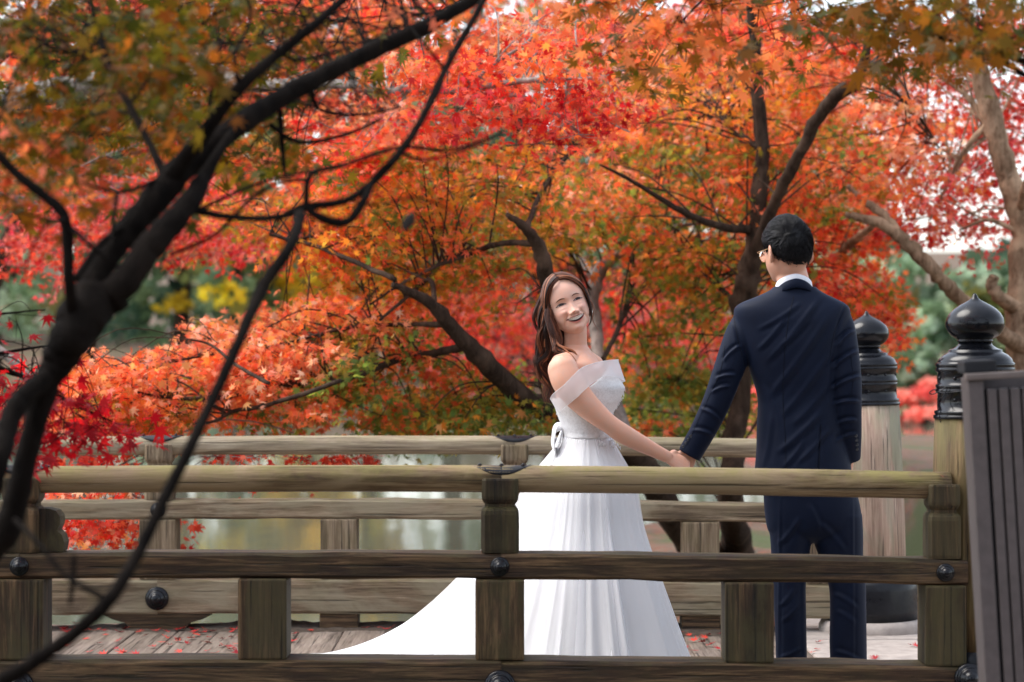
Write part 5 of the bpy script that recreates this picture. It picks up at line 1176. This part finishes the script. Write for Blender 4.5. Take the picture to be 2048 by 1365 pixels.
    for _ in range(24):
        py = r_.uniform(800, 872); cx, h, dp = (np.interp(py, tab[:, 0], tab[:, q]) for q in (1, 2, 3)); a = math.pi+r_.normal(-.2, .3); c = P3(cx, py); flower(np.array([c[0]+(h/FPX*DP+.003)*math.cos(a), c[1]+dp*math.sin(a), c[2]]), (math.cos(a), math.sin(a), .1), r_.uniform(.004, .008))
    tag(put('lace_flowers', mesh('lace_flowers', np.array(mb.V)-np.array(base), mb.F, BOD), None, body), kind='stuff')
    # bow at the back
    mb = MB()
    def ribbon(pts, w0, w1):
        sp = spline(pts, 7); k = len(sp); ww = np.interp(np.linspace(0, 1, k), [0, .5, 1], [w0*.5, w1, w0*.7]); T = np.gradient(sp, axis=0); T /= np.linalg.norm(T, axis=1)[:, None]; W = np.cross(T, [1, .25, 0]); W /= np.linalg.norm(W, axis=1)[:, None]+1e-9
        V = np.concatenate([sp-W*ww[:, None], sp+W*ww[:, None]]); mb.add(V, [(i, i+1, k+i+1, k+i) for i in range(k-1)])
    q0 = P3(1124, 858, -.02)
    B = lambda px, py, dy: P3(px, py, dy)
    ribbon([q0, B(1112, 860, -.05), B(1105, 880, -.06), B(1110, 905, -.05), B(1121, 888, -.03), q0], .010, .026)
    ribbon([q0, B(1118, 852, .0), B(1108, 862, .03), B(1108, 885, .03), B(1118, 880, .0), q0], .010, .026)
    ribbon([q0, B(1114, 885, -.02), B(1106, 912, -.03), B(1094, 945, -.03), B(1080, 985, -.02)], .014, .018)
    ribbon([q0, B(1119, 890, .0), B(1112, 920, .0), B(1102, 960, .01), B(1090, 1000, .01)], .014, .018)
    o = put('bow', mesh('bow', np.array(mb.V)-np.array(base), mb.F, GOWN, True), None, body); s_ = o.modifiers.new('t', 'SOLIDIFY'); s_.thickness = .0015
    # sheer off-shoulder band
    m = bpy.data.materials.new('sheer_organza'); m.use_nodes = True; t = m.node_tree; t.nodes.clear(); out = t.nodes.new('ShaderNodeOutputMaterial'); d = t.nodes.new('ShaderNodeBsdfDiffuse'); d.inputs[0].default_value = (.86, .85, .87, 1)
    tl = t.nodes.new('ShaderNodeBsdfTranslucent'); tl.inputs[0].default_value = (.86, .85, .87, 1); tp = t.nodes.new('ShaderNodeBsdfTransparent'); m1 = t.nodes.new('ShaderNodeMixShader'); m1.inputs[0].default_value = .4; m2 = t.nodes.new('ShaderNodeMixShader'); m2.inputs[0].default_value = .30
    t.links.new(d.outputs[0], m1.inputs[1]); t.links.new(tl.outputs[0], m1.inputs[2]); t.links.new(m1.outputs[0], m2.inputs[1]); t.links.new(tp.outputs[0], m2.inputs[2]); t.links.new(m2.outputs[0], out.inputs[0]); ORG = m
    up = spline([P3(1135, 790, .15), P3(1108, 798, .06), P3(1101, 799, -.06), P3(1106, 789, -.185), P3(1129, 770, -.234), P3(1150, 748, -.236), P3(1168, 734, -.212), P3(1200, 724, -.15), P3(1232, 720, -.06), P3(1236, 721, .03), P3(1220, 724, .12), P3(1190, 735, .2), P3(1160, 760, .22)], 7)
    lo = spline([P3(1142, 830, .14), P3(1122, 828, .05), P3(1118, 826, -.06), P3(1126, 818, -.17), P3(1149, 799, -.228), P3(1168, 781, -.230), P3(1186, 766, -.205), P3(1212, 752, -.155), P3(1246, 760, -.06), P3(1248, 764, .03), P3(1228, 766, .12), P3(1200, 780, .2), P3(1168, 806, .22)], 7)
    k = len(up); V = []; rr = np.random.default_rng(2)
    for j in range(9):
        v = j/8; V.append(up*(1-v)+lo*v+np.array([0, -.006*math.sin(math.pi*v), 0])+np.stack([.002*np.sin(np.arange(k)*.8+j*.3), 0*np.arange(k), .0015*np.sin(np.arange(k)*.5+j)], -1))
    V = np.concatenate(V); F = [(j*k+i, j*k+i+1, (j+1)*k+i+1, (j+1)*k+i) for j in range(8) for i in range(k-1)]
    F += [(j*k+k-1, j*k, (j+1)*k, (j+1)*k+k-1) for j in range(8)]
    put('shoulder_band', mesh('shoulder_band', V-np.array(base), F, ORG, True), None, body)
    for c_, nm in ((up, 'band_hem'), (lo, 'band_hem')):
        MB().add(*tube(np.vstack([c_, c_[:1]])-np.array(base), .0011, 5)).build(nm, GOWN, body, True)
bride()
# ------------------------------------------------------------------ the groom
def cloth(name, dark, light, rough=0.62, scale=900):
    m, t, b = newmat(name); g, raw = objcoord(t, (1, 1, 1), False); n = noise(t, g, scale, 2, 0.6); n2 = noise(t, g, 9, 3)
    t.links.new(ramp(t, [(0.3, dark), (0.7, light)], math_(t, 'ADD', math_(t, 'MULTIPLY', n, 0.6), math_(t, 'MULTIPLY', n2, 0.4))), b.inputs['Base Color'])
    b.inputs['Roughness'].default_value = rough; b.inputs['Specular IOR Level'].default_value = 0.14; b.inputs['Sheen Weight'].default_value = 0.05; b.inputs['Sheen Tint'].default_value = (.35, .5, .9, 1)
    bump(t, n, 0.15, 0.0006, b); return m
SUIT = cloth('navy_suit_wool', (0.0022, 0.0046, 0.0140), (0.0050, 0.0100, 0.028))
SEAM = cloth('navy_seam', (0.0012, 0.002, 0.006), (0.0025, 0.004, 0.010))
from mathutils.bvhtree import BVHTree
def groom():
    base = Vector((float(P3(1637, 700)[0]), DP, 0.0))
    M = Matrix.Translation(Vector(P3(1574, 503, .0)))@Matrix.Rotation(R(209), 4, 'Z')@Matrix.Rotation(R(6), 4, 'X')
    hx = lambda x, y, z: np.array(M@Vector((x, y, z)))
    sh = xf(head_shell(False), M)
    for s in (-1, 1):    # outer ear
        rot = M.to_3x3().to_4x4()@Matrix.Rotation(s*R(-32), 4, 'Z')@Matrix.Rotation(R(10), 4, 'X')
        sh.append(ell(hx(s*.084, .012, -.012), (.0070, .024, .038), rot))
    sh += limb_shell([(*hx(0, .015, -.05), .056), (*P3(1583, 548, 0), .058), (*P3(1588, 575, -.01), .062), (*P3(1588, 610, -.01), .075)])
    core = [(975, 1615, 70, .08, 0), (850, 1602, 66, .075, 0), (735, 1590, 72, .085, 0), (660, 1585, 80, .085, 0), (625, 1586, 70, .07, 0), (600, 1588, 40, .05, 0)]
    sh.append(torso_shell(core, 48))
    LARM = [prow(1494, 650, .0, 17), prow(1474, 700, -.01, 20), prow(1452, 752, -.02, 21), prow(1428, 815, -.02, 18), prow(1400, 870, -.01, 15), prow(1384, 903, 0, 12.5)]
    RARM = [prow(1672, 645, -.01, 17), prow(1686, 700, -.03, 20), prow(1696, 780, -.05, 20), prow(1700, 850, -.04, 17), prow(1702, 905, .0, 13)]
    sh += limb_shell(LARM)+limb_shell(RARM)
    Wl = P3(1384, 903, 0); Kl = P3(1356, 951, .005)
    sh += hand_shells(Wl, Kl, (-.1, .85, .5), .084, [[(.026, 0, -.010), (.014, 0, -.022), (-.004, 0, -.018)], [(.028, 0, -.010), (.014, 0, -.025), (-.006, 0, -.019)], [(.026, 0, -.010), (.012, 0, -.023), (-.006, 0, -.018)], [(.020, 0, -.009), (.009, 0, -.018), (-.005, 0, -.014)]], (-0.45, [(.028, -.012, -.014), (.026, .002, -.018), (.018, .008, -.012)]), fr=.0088)
    Wr = P3(1702, 905, 0); Kr = P3(1694, 962, .035)
    sh += hand_shells(Wr, Kr, (.9, -.2, .2), .084, [[(.03, 0, -.004), (.022, 0, -.006), (.016, 0, -.006)]]*4, (-0.45, [(.03, -.012, -.01), (.024, 0, -.012), (.016, .004, -.008)]), fr=.0088)
    for pts in (((1578, 985), (1580, 1100), (1580, 1200), (1582, 1310), (1584, 1340)), ((1676, 985), (1688, 1100), (1692, 1200), (1694, 1310), (1694, 1340))):
        sh += limb_shell([prow(*p, 0, r) for p, r in zip(pts, (38, 30, 24, 18, 15))])
    me = fuse(sh, 0.0038, 2, .4); V = getco(me); C = np.repeat(np.array(lin(216, 164, 138)[:3])[None], len(V), 0)
    A = np.array(M.inverted()); L = V@A[:3, :3].T+A[:3, 3]
    ear = np.exp(-((np.abs(L[:, 0])-.086)/.012)**2-((L[:, 2]+.012)/.03)**2-((L[:, 1]-.01)/.025)**2); C = C*(1-ear[:, None]*np.array([.0, .18, .2]))
    setco(me, V-np.array(base)); paint(me, C); me.materials.append(SKIN)
    body = put('person', me, None, None, base); tag(body, 'person in a navy suit and glasses seen from behind, hand in pocket', 'person')
    # ---- jacket
    T = [(968, 1608, 99, .128, 0), (940, 1606, 96, .126, 0), (900, 1604, 91, .12, 0), (850, 1601, 87, .113, 0), (795, 1599, 84, .11, 0), (740, 1592, 93, .122, 0), (690, 1587, 104, .13, 0), (650, 1585, 113, .128, 0), (630, 1584, 116, .118, -.005), (616, 1584, 114, .105, -.01), (606, 1585, 102, .092, -.015), (597, 1587, 82, .08, -.02), (588, 1588, 62, .072, -.02), (580, 1589, 48, .066, -.02), (574, 1589, 42, .062, -.02)]
    js = [torso_shell(T, 96, expo=2.5)]
    js += limb_shell([prow(1490, 644, .0, 26), prow(1482, 668, -.005, 31), prow(1470, 705, -.012, 32), prow(1453, 752, -.02, 30), prow(1432, 808, -.02, 28), prow(1408, 858, -.012, 26), prow(1389, 892, -.003, 24.5), prow(1378, 911, 0, 24)], seg=40)[:2]
    js += limb_shell([prow(1676, 634, -.01, 26), prow(1680, 662, -.02, 31), prow(1686, 710, -.035, 32), prow(1692, 765, -.05, 31), prow(1695, 815, -.05, 28), prow(1697, 862, -.035, 26), prow(1698, 898, -.01, 24), prow(1698, 918, .005, 23)], seg=40)[:2]
    me = fuse(js, 0.0042, 8, .5); V = getco(me); N = normals(me)
    # wrinkles: ridges along traced lines, seen from behind
    px = V[:, 0]/V[:, 1]*FPX+1024; py = 692-(V[:, 2]-EYE)/V[:, 1]*FPX
    back = np.clip(-N[:, 1]*1.4, 0, 1); disp = np.zeros(len(V))
    lines = [((1640, 600), (1540, 720), 10, 4), ((1655, 640), (1545, 790), 13, 5), ((1620, 640), (1570, 690), 8, 3.5), ((1668, 700), (1570, 830), 12, 4.5), ((1570, 640), (1520, 700), 9, 3.5), ((1660, 770), (1590, 850), 11, 4), ((1600, 610), (1520, 660), 8, 2.5), ((1640, 830), (1560, 905), 12, 5), ((1660, 860), (1600, 925), 9, 4), ((1530, 770), (1560, 850), 9, 2.5), ((1545, 830), (1530, 930), 9, 2.5), ((1610, 880), (1570, 935), 9, 3.5),
             ((1672, 690), (1705, 660), 6, 5), ((1664, 735), (1712, 700), 6, 5), ((1664, 775), (1718, 750), 6, 5), ((1668, 806), (1716, 800), 6, 4.5), ((1675, 845), (1712, 838), 6, 4), ((1672, 880), (1712, 866), 6, 3),
             ((1446, 720), (1478, 690), 6, 4), ((1432, 755), (1470, 748), 6, 4.5), ((1424, 782), (1458, 770), 6, 4.5), ((1404, 815), (1440, 838), 6, 4), ((1386, 858), (1425, 868), 6, 3.5), ((1460, 640), (1476, 700), 6, 3)]
    for (x0, y0), (x1, y1), wdt, amp in lines:
        dx, dy = x1-x0, y1-y0; L_ = math.hypot(dx, dy); s = ((px-x0)*dx+(py-y0)*dy)/L_**2; bow = (s-.5)**2*12; dist = ((px-x0)*dy-(py-y0)*dx)/L_+bow
        wgt = smooth01((s+.12)/.3)*smooth01((1.12-s)/.3); disp += wgt*amp*(.0012 if L_ > 60 else .0018)*(np.exp(-(dist/(wdt*.55))**2)-.75*np.exp(-((dist-wdt*1.05)/(wdt*.6))**2))
    vent = np.exp(-((px-(1641-(py-850)*.06))/2.5)**2)*smooth01((py-845)/20); vent2 = smooth01((px-(1643-(py-850)*.06))/5)*smooth01((py-845)/20)*smooth01((1660-px)/15)
    disp = disp*back-.006*vent*back-.003*vent2*back
    disp -= .0035*np.exp(-(np.abs(px-1462-(py-612)*.30+0)/3.0)**2)*smooth01((py-608)/8)*smooth01((735-py)/30)*back
    disp -= .0040*np.exp(-(np.abs(px-(1697-38*np.sin(np.clip((py-605)/190, 0, 1)*1.57)**.6))/3.2)**2)*smooth01((py-606)/8)*smooth01((820-py)/60)*back
    hemv = smooth01((968-py)/4); 
    setco(me, V+N*disp[:, None]-np.array(base)); me.materials.append(SUIT)
    jk = put('jacket', me, None, body)
    bvh = BVHTree.FromPolygons([tuple(v) for v in (getco(me)+np.array(base))], [tuple(p.vertices) for p in me.polygons])
    def on(px_, py_, lift=.0006):
        d = Vector(at(px_, py_, 1.0))-Vector((0, 0, EYE)); h = bvh.ray_cast(Vector((0, 0, EYE)), d.normalized())
        return None if h[0] is None else h[0]-d.normalized()*lift
    def seam(pts, r, name, parent, mat=SEAM, lift=.0004):
        sp = spline(pts, 10); P = [on(*p, lift) for p in sp]; P = np.array([p for p in P if p is not None])
        if len(P) > 3: MB().add(*tube(P-np.array(base), r, 5)).build(name, mat, parent, True)
    seam([(1588, 592), (1577, 640), (1568, 720), (1566, 800), (1570, 870), (1572, 945)], .0011, 'centre_seam', jk)
    seam([(1466, 616), (1470, 650), (1480, 695), (1492, 738)], .0013, 'armhole_seam', jk)
    seam([(1698, 606), (1684, 632), (1668, 668), (1660, 715)], .0013, 'armhole_seam', jk)
    seam([(1450, 690), (1440, 745), (1415, 800), (1390, 855), (1374, 890)], .0011, 'sleeve_seam', jk)
    seam([(1700, 700), (1706, 760), (1700, 800)], .0010, 'sleeve_seam', jk)
    seam([(1642, 850), (1640, 890), (1637, 945)], .0016, 'vent', jk)
    BUT = plain('dark_horn_button', (.05, .05, .055), .3, .2, 50, 0)
    for row_ in ([(1382, 873), (1377, 880), (1372, 887), (1367, 894)], [(1712, 872), (1713, 881), (1714, 890), (1714, 899)]):
        for q in row_:
            p = on(*q, .001)
            if p is None: continue
            V_, F_ = lathe([(.0062, -.001), (.0062, .0012), (.005, .002), (.004, .0012), (.0005, .001)], 14); o = MB().add(V_, F_).build('button', BUT, jk, True); o.location = p-base; o.rotation_euler = (R(90), 0, 0)
    # collar fold and shirt
    def collar(rows_, name, mat, parent, thick):
        """rows_: list of closed loops (c px, py front, py back, half px, depth, dy)"""
        n = 64; rings = []
        for cx, pyb, pyf, h, dp, dy in rows_:
            ring = []
            for a in np.linspace(0, math.tau, n, endpoint=False):
                bk = (1-math.sin(a))/2                     # 1 towards the camera
                c = P3(cx, pyb*bk+pyf*(1-bk)+0.10*h*abs(math.cos(a))*bk, dy); ring.append((c[0]+h/FPX*DP*math.cos(a), c[1]+dp*math.sin(a), c[2]))
            rings.append(ring)
        V_, F_ = loft(rings, False); o = put(name, mesh(name, np.array(V_)-np.array(base), F_, mat, True), None, parent); s_ = o.modifiers.new('t', 'SOLIDIFY'); s_.thickness = thick; s_.offset = 1; return o
    SH = plain('white_shirt_cotton', (.80, .81, .85), .6, .05, 60, .0005)
    collar([(1589, 580, 628, 42, .068, -.01), (1588, 556, 600, 36, .062, -.008), (1587.5, 549, 588, 35, .0605, -.006)], 'shirt_collar', SH, body, .0022)
    collar([(1589, 577, 640, 50, .080, -.015), (1589, 562, 625, 40.5, .069, -.012), (1588.5, 559, 620, 38.5, .066, -.012)], 'jacket_collar', SUIT, body, .003)
    # ---- trousers
    tr = [torso_shell([(945, 1612, 88, .105, 0), (985, 1620, 93, .108, 0), (1020, 1625, 96, .112, 0), (1050, 1628, 95, .105, 0), (1066, 1627, 88, .09, 0), (1078, 1625, 70, .06, 0), (1086, 1623, 45, .03, 0)], 64)]
    def leg(rows_):
        sp = spline(rows_, 8); rings = []
        for py, cx, h, b, dy in sp:
            c = P3(cx, py, dy); a = np.linspace(0, math.tau, 48, endpoint=False); rings.append(np.stack([c[0]+h/FPX*DP*np.cos(a), c[1]+b*np.sin(a), np.full(48, c[2])], -1))
        return loft(rings)
    tr.append(leg([(1030, 1582, 48, .095, 0), (1075, 1582, 42, .088, 0), (1120, 1580, 37, .080, 0), (1170, 1578, 33.5, .072, -.005), (1220, 1580, 32, .068, -.01), (1280, 1582, 31, .066, -.005), (1330, 1583, 31, .066, 0), (1356, 1583, 31, .068, .002)]))
    tr.append(leg([(1030, 1676, 48, .095, 0), (1075, 1676, 50, .09, 0), (1120, 1683, 43, .082, 0), (1170, 1694, 37, .076, -.005), (1220, 1696, 36, .07, -.01), (1280, 1696, 37, .068, -.005), (1330, 1697, 36.5, .068, 0), (1356, 1697, 36.5, .069, .002)]))
    me = fuse(tr, 0.0046, 7, .5); V = getco(me); N = normals(me); px = V[:, 0]/V[:, 1]*FPX+1024; py = 692-(V[:, 2]-EYE)/V[:, 1]*FPX; back = np.clip(-N[:, 1]*1.4, 0, 1); disp = np.zeros(len(V))
    for (x0, y0), (x1, y1), wdt, amp in [((1560, 1000), (1556, 1340), 5, 3.0), ((1705, 1010), (1706, 1340), 5, 2.5), ((1600, 1040), (1560, 1090), 9, 5), ((1640, 1045), (1690, 1100), 9, 4), ((1590, 1180), (1560, 1215), 8, 4), ((1600, 1210), (1566, 1245), 8, 4), ((1668, 1185), (1715, 1215), 8, 4), ((1672, 1220), (1712, 1245), 8, 3), ((1600, 1300), (1560, 1318), 7, 4), ((1672, 1300), (1720, 1320), 7, 4), ((1620, 1010), (1640, 1060), 8, 4)]:
        dx, dy = x1-x0, y1-y0; L_ = math.hypot(dx, dy); s = ((px-x0)*dx+(py-y0)*dy)/L_**2; dist = ((px-x0)*dy-(py-y0)*dx)/L_+(s-.5)**2*(0 if L_ > 200 else 12)
        wgt = smooth01((s+.12)/.3)*smooth01((1.12-s)/.3); disp += wgt*amp*.001*(np.exp(-(dist/(wdt*.55))**2)-.6*np.exp(-((dist-wdt*1.05)/(wdt*.6))**2))
    setco(me, V+N*(disp*back)[:, None]-np.array(base)); me.materials.append(SUIT); put('trousers', me, None, body)
    # ---- shoes
    SHOE = plain('black_shoe_leather', (.012, .012, .014), .3, .2, 40, .0005)
    for cx, yaw in ((1584, 4), (1695, -6)):
        sec = [(-.085, .026, .0, .050), (-.07, .034, .0, .075), (-.03, .036, .0, .088), (.02, .037, .0, .075), (.07, .043, .0, .058), (.12, .047, .0, .050), (.165, .043, .0, .042), (.195, .030, .0, .030), (.205, .012, .0, .018)]
        sp = spline(sec, 4); rings = []
        for y, w_, z0, h in sp:
            ring = []
            for a in np.linspace(0, math.tau, 20, endpoint=False):
                zz = math.sin(a); ring.append((w_*math.cos(a)*(1 if zz < 0 else (1-.35*zz)), y, max(.0, h*(.5+.5*zz) if zz > -.6 else .0)+.004))
            rings.append(ring)
        V_, F_ = loft(rings); o = MB().add(V_, F_).build('shoe', SHOE, body, True); c = P3(cx, 1360); o.location = Vector((c[0], c[1], 0))-base; o.rotation_euler = (0, 0, R(yaw))
    # ---- hair
    S = Strands(8); cols = np.array([lin(11, 11, 14)[:3], lin(18, 17, 20)[:3], lin(8, 8, 11)[:3], lin(26, 25, 28)[:3]])
    a3 = np.array([.0765, .101, .117])
    def hline(d):     # thickness of the hair in a direction from the head centre (local, front = -y)
        x, y, z = d; fr = smooth01((-y-.35)/.3); side = abs(x)
        low = -.62+.0*y if y > .2 else (-.05 if y > -.25 else .12)
        low = np.interp(y, [-1, -.6, -.25, .05, .3, .7, 1], [.62, .45, .02, .06, -.35, -.62, -.60]); return smooth01((z-low)/.28)*np.interp(z, [-.7, -.45, -.2, .1, .5, 1], [.003, .006, .011, .016, .021, .024])
    # solid cap under the strands
    rings = []; n = 72
    for ph in np.linspace(-.68, 1.5, 40):
        ring = []
        for a in np.linspace(0, math.tau, n, endpoint=False):
            d = np.array([math.cos(ph)*math.cos(a), math.cos(ph)*math.sin(a), math.sin(ph)]); r = 1/math.sqrt(float(np.sum((d/np.where(d[1] < 0, np.array([.0765, .089, .117]), a3))**2)))
            t_ = hline(d); ring.append(hx(*(d*(r+(t_*.62 if t_ > .0015 else -.012)))))
        rings.append(ring)
    V_, F_ = loft(rings); cap = mesh('hair', np.array(V_)-np.array(base), F_, BLACKHAIR, True, np.broadcast_to(np.array([*(cols[2]), 1]), (len(V_), 4))); hair = put('hair', cap, None, body)
    rng = S.rng; wh = np.array([.25, .45, .86]); wh /= np.linalg.norm(wh); k = 0
    def surf(dd, lift):
        dd = dd/np.linalg.norm(dd); r = 1/math.sqrt(float(np.sum((dd/np.where(dd[1] < 0, np.array([.0765, .089, .117]), a3))**2))); return hx(*(dd*(r+lift)))
    while k < 720:
        d = rng.normal(0, 1, 3); d /= np.linalg.norm(d); t_ = hline(d)
        if t_ < .0025: continue
        k += 1; top = smooth01((d[2]-.05)/.45); L_ = (.013+.040*top)*rng.uniform(.75, 1.3)
        flow = (d-wh*.9)*(1-.4*top)+np.array([.22*rng.normal()-.25*top, -.75*top, -.7*(1-top)]); flow -= d*flow.dot(d); flow /= np.linalg.norm(flow)+1e-9; sidew = np.cross(d, flow); bend = rng.normal(0, .18)
        rise = .001+.006*top*rng.random(); tip = rng.normal(0, .01, 3); cc = cols[rng.integers(4)]*rng.uniform(.7, 1.5)
        for q in range(12):
            o_ = rng.normal(0, .10, 3)*(1-.3*top); P = []
            for s in np.linspace(0, 1, 6):
                dd = d+o_*(1-.75*s)+flow*(L_*s/.1)+sidew*bend*(L_*s/.1)*s+tip*s; dn = dd/np.linalg.norm(dd); P.append(surf(dd, max(hline(dn), .0015)*(.55+.25*s)+rise*math.sin(min(1, s*1.15)*2.4)*(.25+.75*top)))
            S.strand(P, .0008*rng.uniform(.7, 1.3), cc*rng.uniform(.85, 1.15), 3)
    S.build('hair_strands', hair, base, BLACKHAIR)
    # ---- glasses
    GOLD = plain('thin_gold_frame', (.62, .42, .22), .25, .1, 30, 0, metal=1.0); mb = MB()
    G = lambda x, y, z: hx(x, y, z)-np.array(base)
    def rim(s): return [G(s*.033+.024*math.cos(a), -.108+.012*abs(math.cos(a))*(1 if s*math.cos(a) > 0 else 0), -.006+.020*math.sin(a)) for a in np.linspace(0, math.tau, 33)]
    for s in (-1, 1):
        mb.add(*tube(rim(s), .0012, 6)); mb.add(*tube(spline([G(s*.057, -.097, .004), G(s*.074, -.085, .006), G(s*.082, -.03, .006), G(s*.083, .005, .006), G(s*.083, .025, -.014)], 6), .0013, 6))
    mb.add(*tube(spline([G(-.010, -.109, -.002), G(0, -.112, .001), G(.010, -.109, -.002)], 5), .0012, 6))
    gl = mb.build('glasses', GOLD, body, True)
    m, t, b = newmat('spectacle_glass'); b.inputs['Transmission Weight'].default_value = 1.0; b.inputs['Roughness'].default_value = 0.02; b.inputs['IOR'].default_value = 1.45; b.inputs['Base Color'].default_value = (1, 1, 1, 1)
    for s in (-1, 1):
        r_ = rim(s)[:-1]; c = np.mean(r_, 0); nrm = np.array(M.to_3x3()@Vector((0, -1, 0)))
        V_ = [p-nrm*.0006 for p in r_]+[p+nrm*.0006 for p in r_]; q = len(r_); F_ = [tuple(range(q)), tuple(range(2*q-1, q-1, -1))]+[(i, q+i, q+(i+1) % q, (i+1) % q) for i in range(q)]
        put('lens', mesh('lens', V_, F_, m, False), None, gl)
groom()
# ------------------------------------------------------------------ fallen leaves on the deck, each one its own
def fallen():
    rng = np.random.default_rng(77); tv, tf = T7; ms = []
    for k in range(6):
        V = tv.copy(); V[:, 2] = .22*(V[:, 0]**2)*rng.uniform(.2, 2.2)+.16*np.maximum(0, V[:, 1])**2*rng.uniform(0, 1.6)+.02; V[1:, :2] *= 1+rng.normal(0, .08, (len(V)-1, 1))
        c = PAL['crimson' if k % 3 else 'red'][k % 4]*np.array([.75, .55, .6]); m = bpy.data.materials.get('fallen_red_leaf_%d' % (k % 3)) 
        if m is None:
            m, t, b = newmat('fallen_red_leaf_%d' % (k % 3)); g, _ = objcoord(t, (1, 1, 1)); t.links.new(ramp(t, [(.3, tuple(c*.6)), (.7, tuple(np.minimum(1, c*1.2)))], noise(t, g, 40, 3)), b.inputs['Base Color']); b.inputs['Roughness'].default_value = .5
        me = mesh('fallen_leaf', V, tf, m); ms.append(me)
    spots = []
    for _ in range(70): spots.append((rng.uniform(-2.1, -0.9), rng.uniform(9.75, 10.72)))
    for _ in range(44): spots.append((rng.uniform(-2.1, 0.0), 10.66+rng.normal(0, .07)))
    for _ in range(10): spots.append((-1.12+rng.normal(0, .05), 10.0+rng.normal(0, .05)))
    for _ in range(34): spots.append((rng.uniform(.55, 1.0), rng.uniform(9.9, 10.7)))
    for _ in range(16): spots.append((rng.uniform(1.2, 2.0), rng.uniform(9.7, 10.7)))
    for _ in range(24): spots.append((rng.uniform(-4.5, 1.2), rng.uniform(8.3, 10.6)))
    for i, (x, y) in enumerate(spots):
        if math.hypot(x-.28, y-9.0) < .55 or (x < .2 and x > -1.0 and abs(y-9.0-.58*(.28-x)) < .35): continue
        s = rng.uniform(.024, .042); z = (camber(x)+.006 if x < 1.22 else -.006)
        if y > YF-.06 and x < 1.2: z += .016
        o = put('fallen_leaf', ms[i % 6], None, None, (x, y, z), (rng.normal(0, .2), rng.normal(0, .2), rng.uniform(0, 6.28))); o.scale = (s, s, s)
        tag(o, 'small red maple leaf lying on the bridge deck' if x < 1.22 else 'small red maple leaf lying on the pale stone paving', 'leaf', 'fallen red maple leaves on deck' if x < 1.22 else 'fallen red maple leaves on paving')
    o = put('fallen_leaf', ms[1], None, None, (1.42, YN-.045, .818), (0.5, .2, 1)); o.scale = (.016,)*3
    tag(o, 'tiny red leaf caught on the end post under the mossy top rail', 'leaf')
fallen()
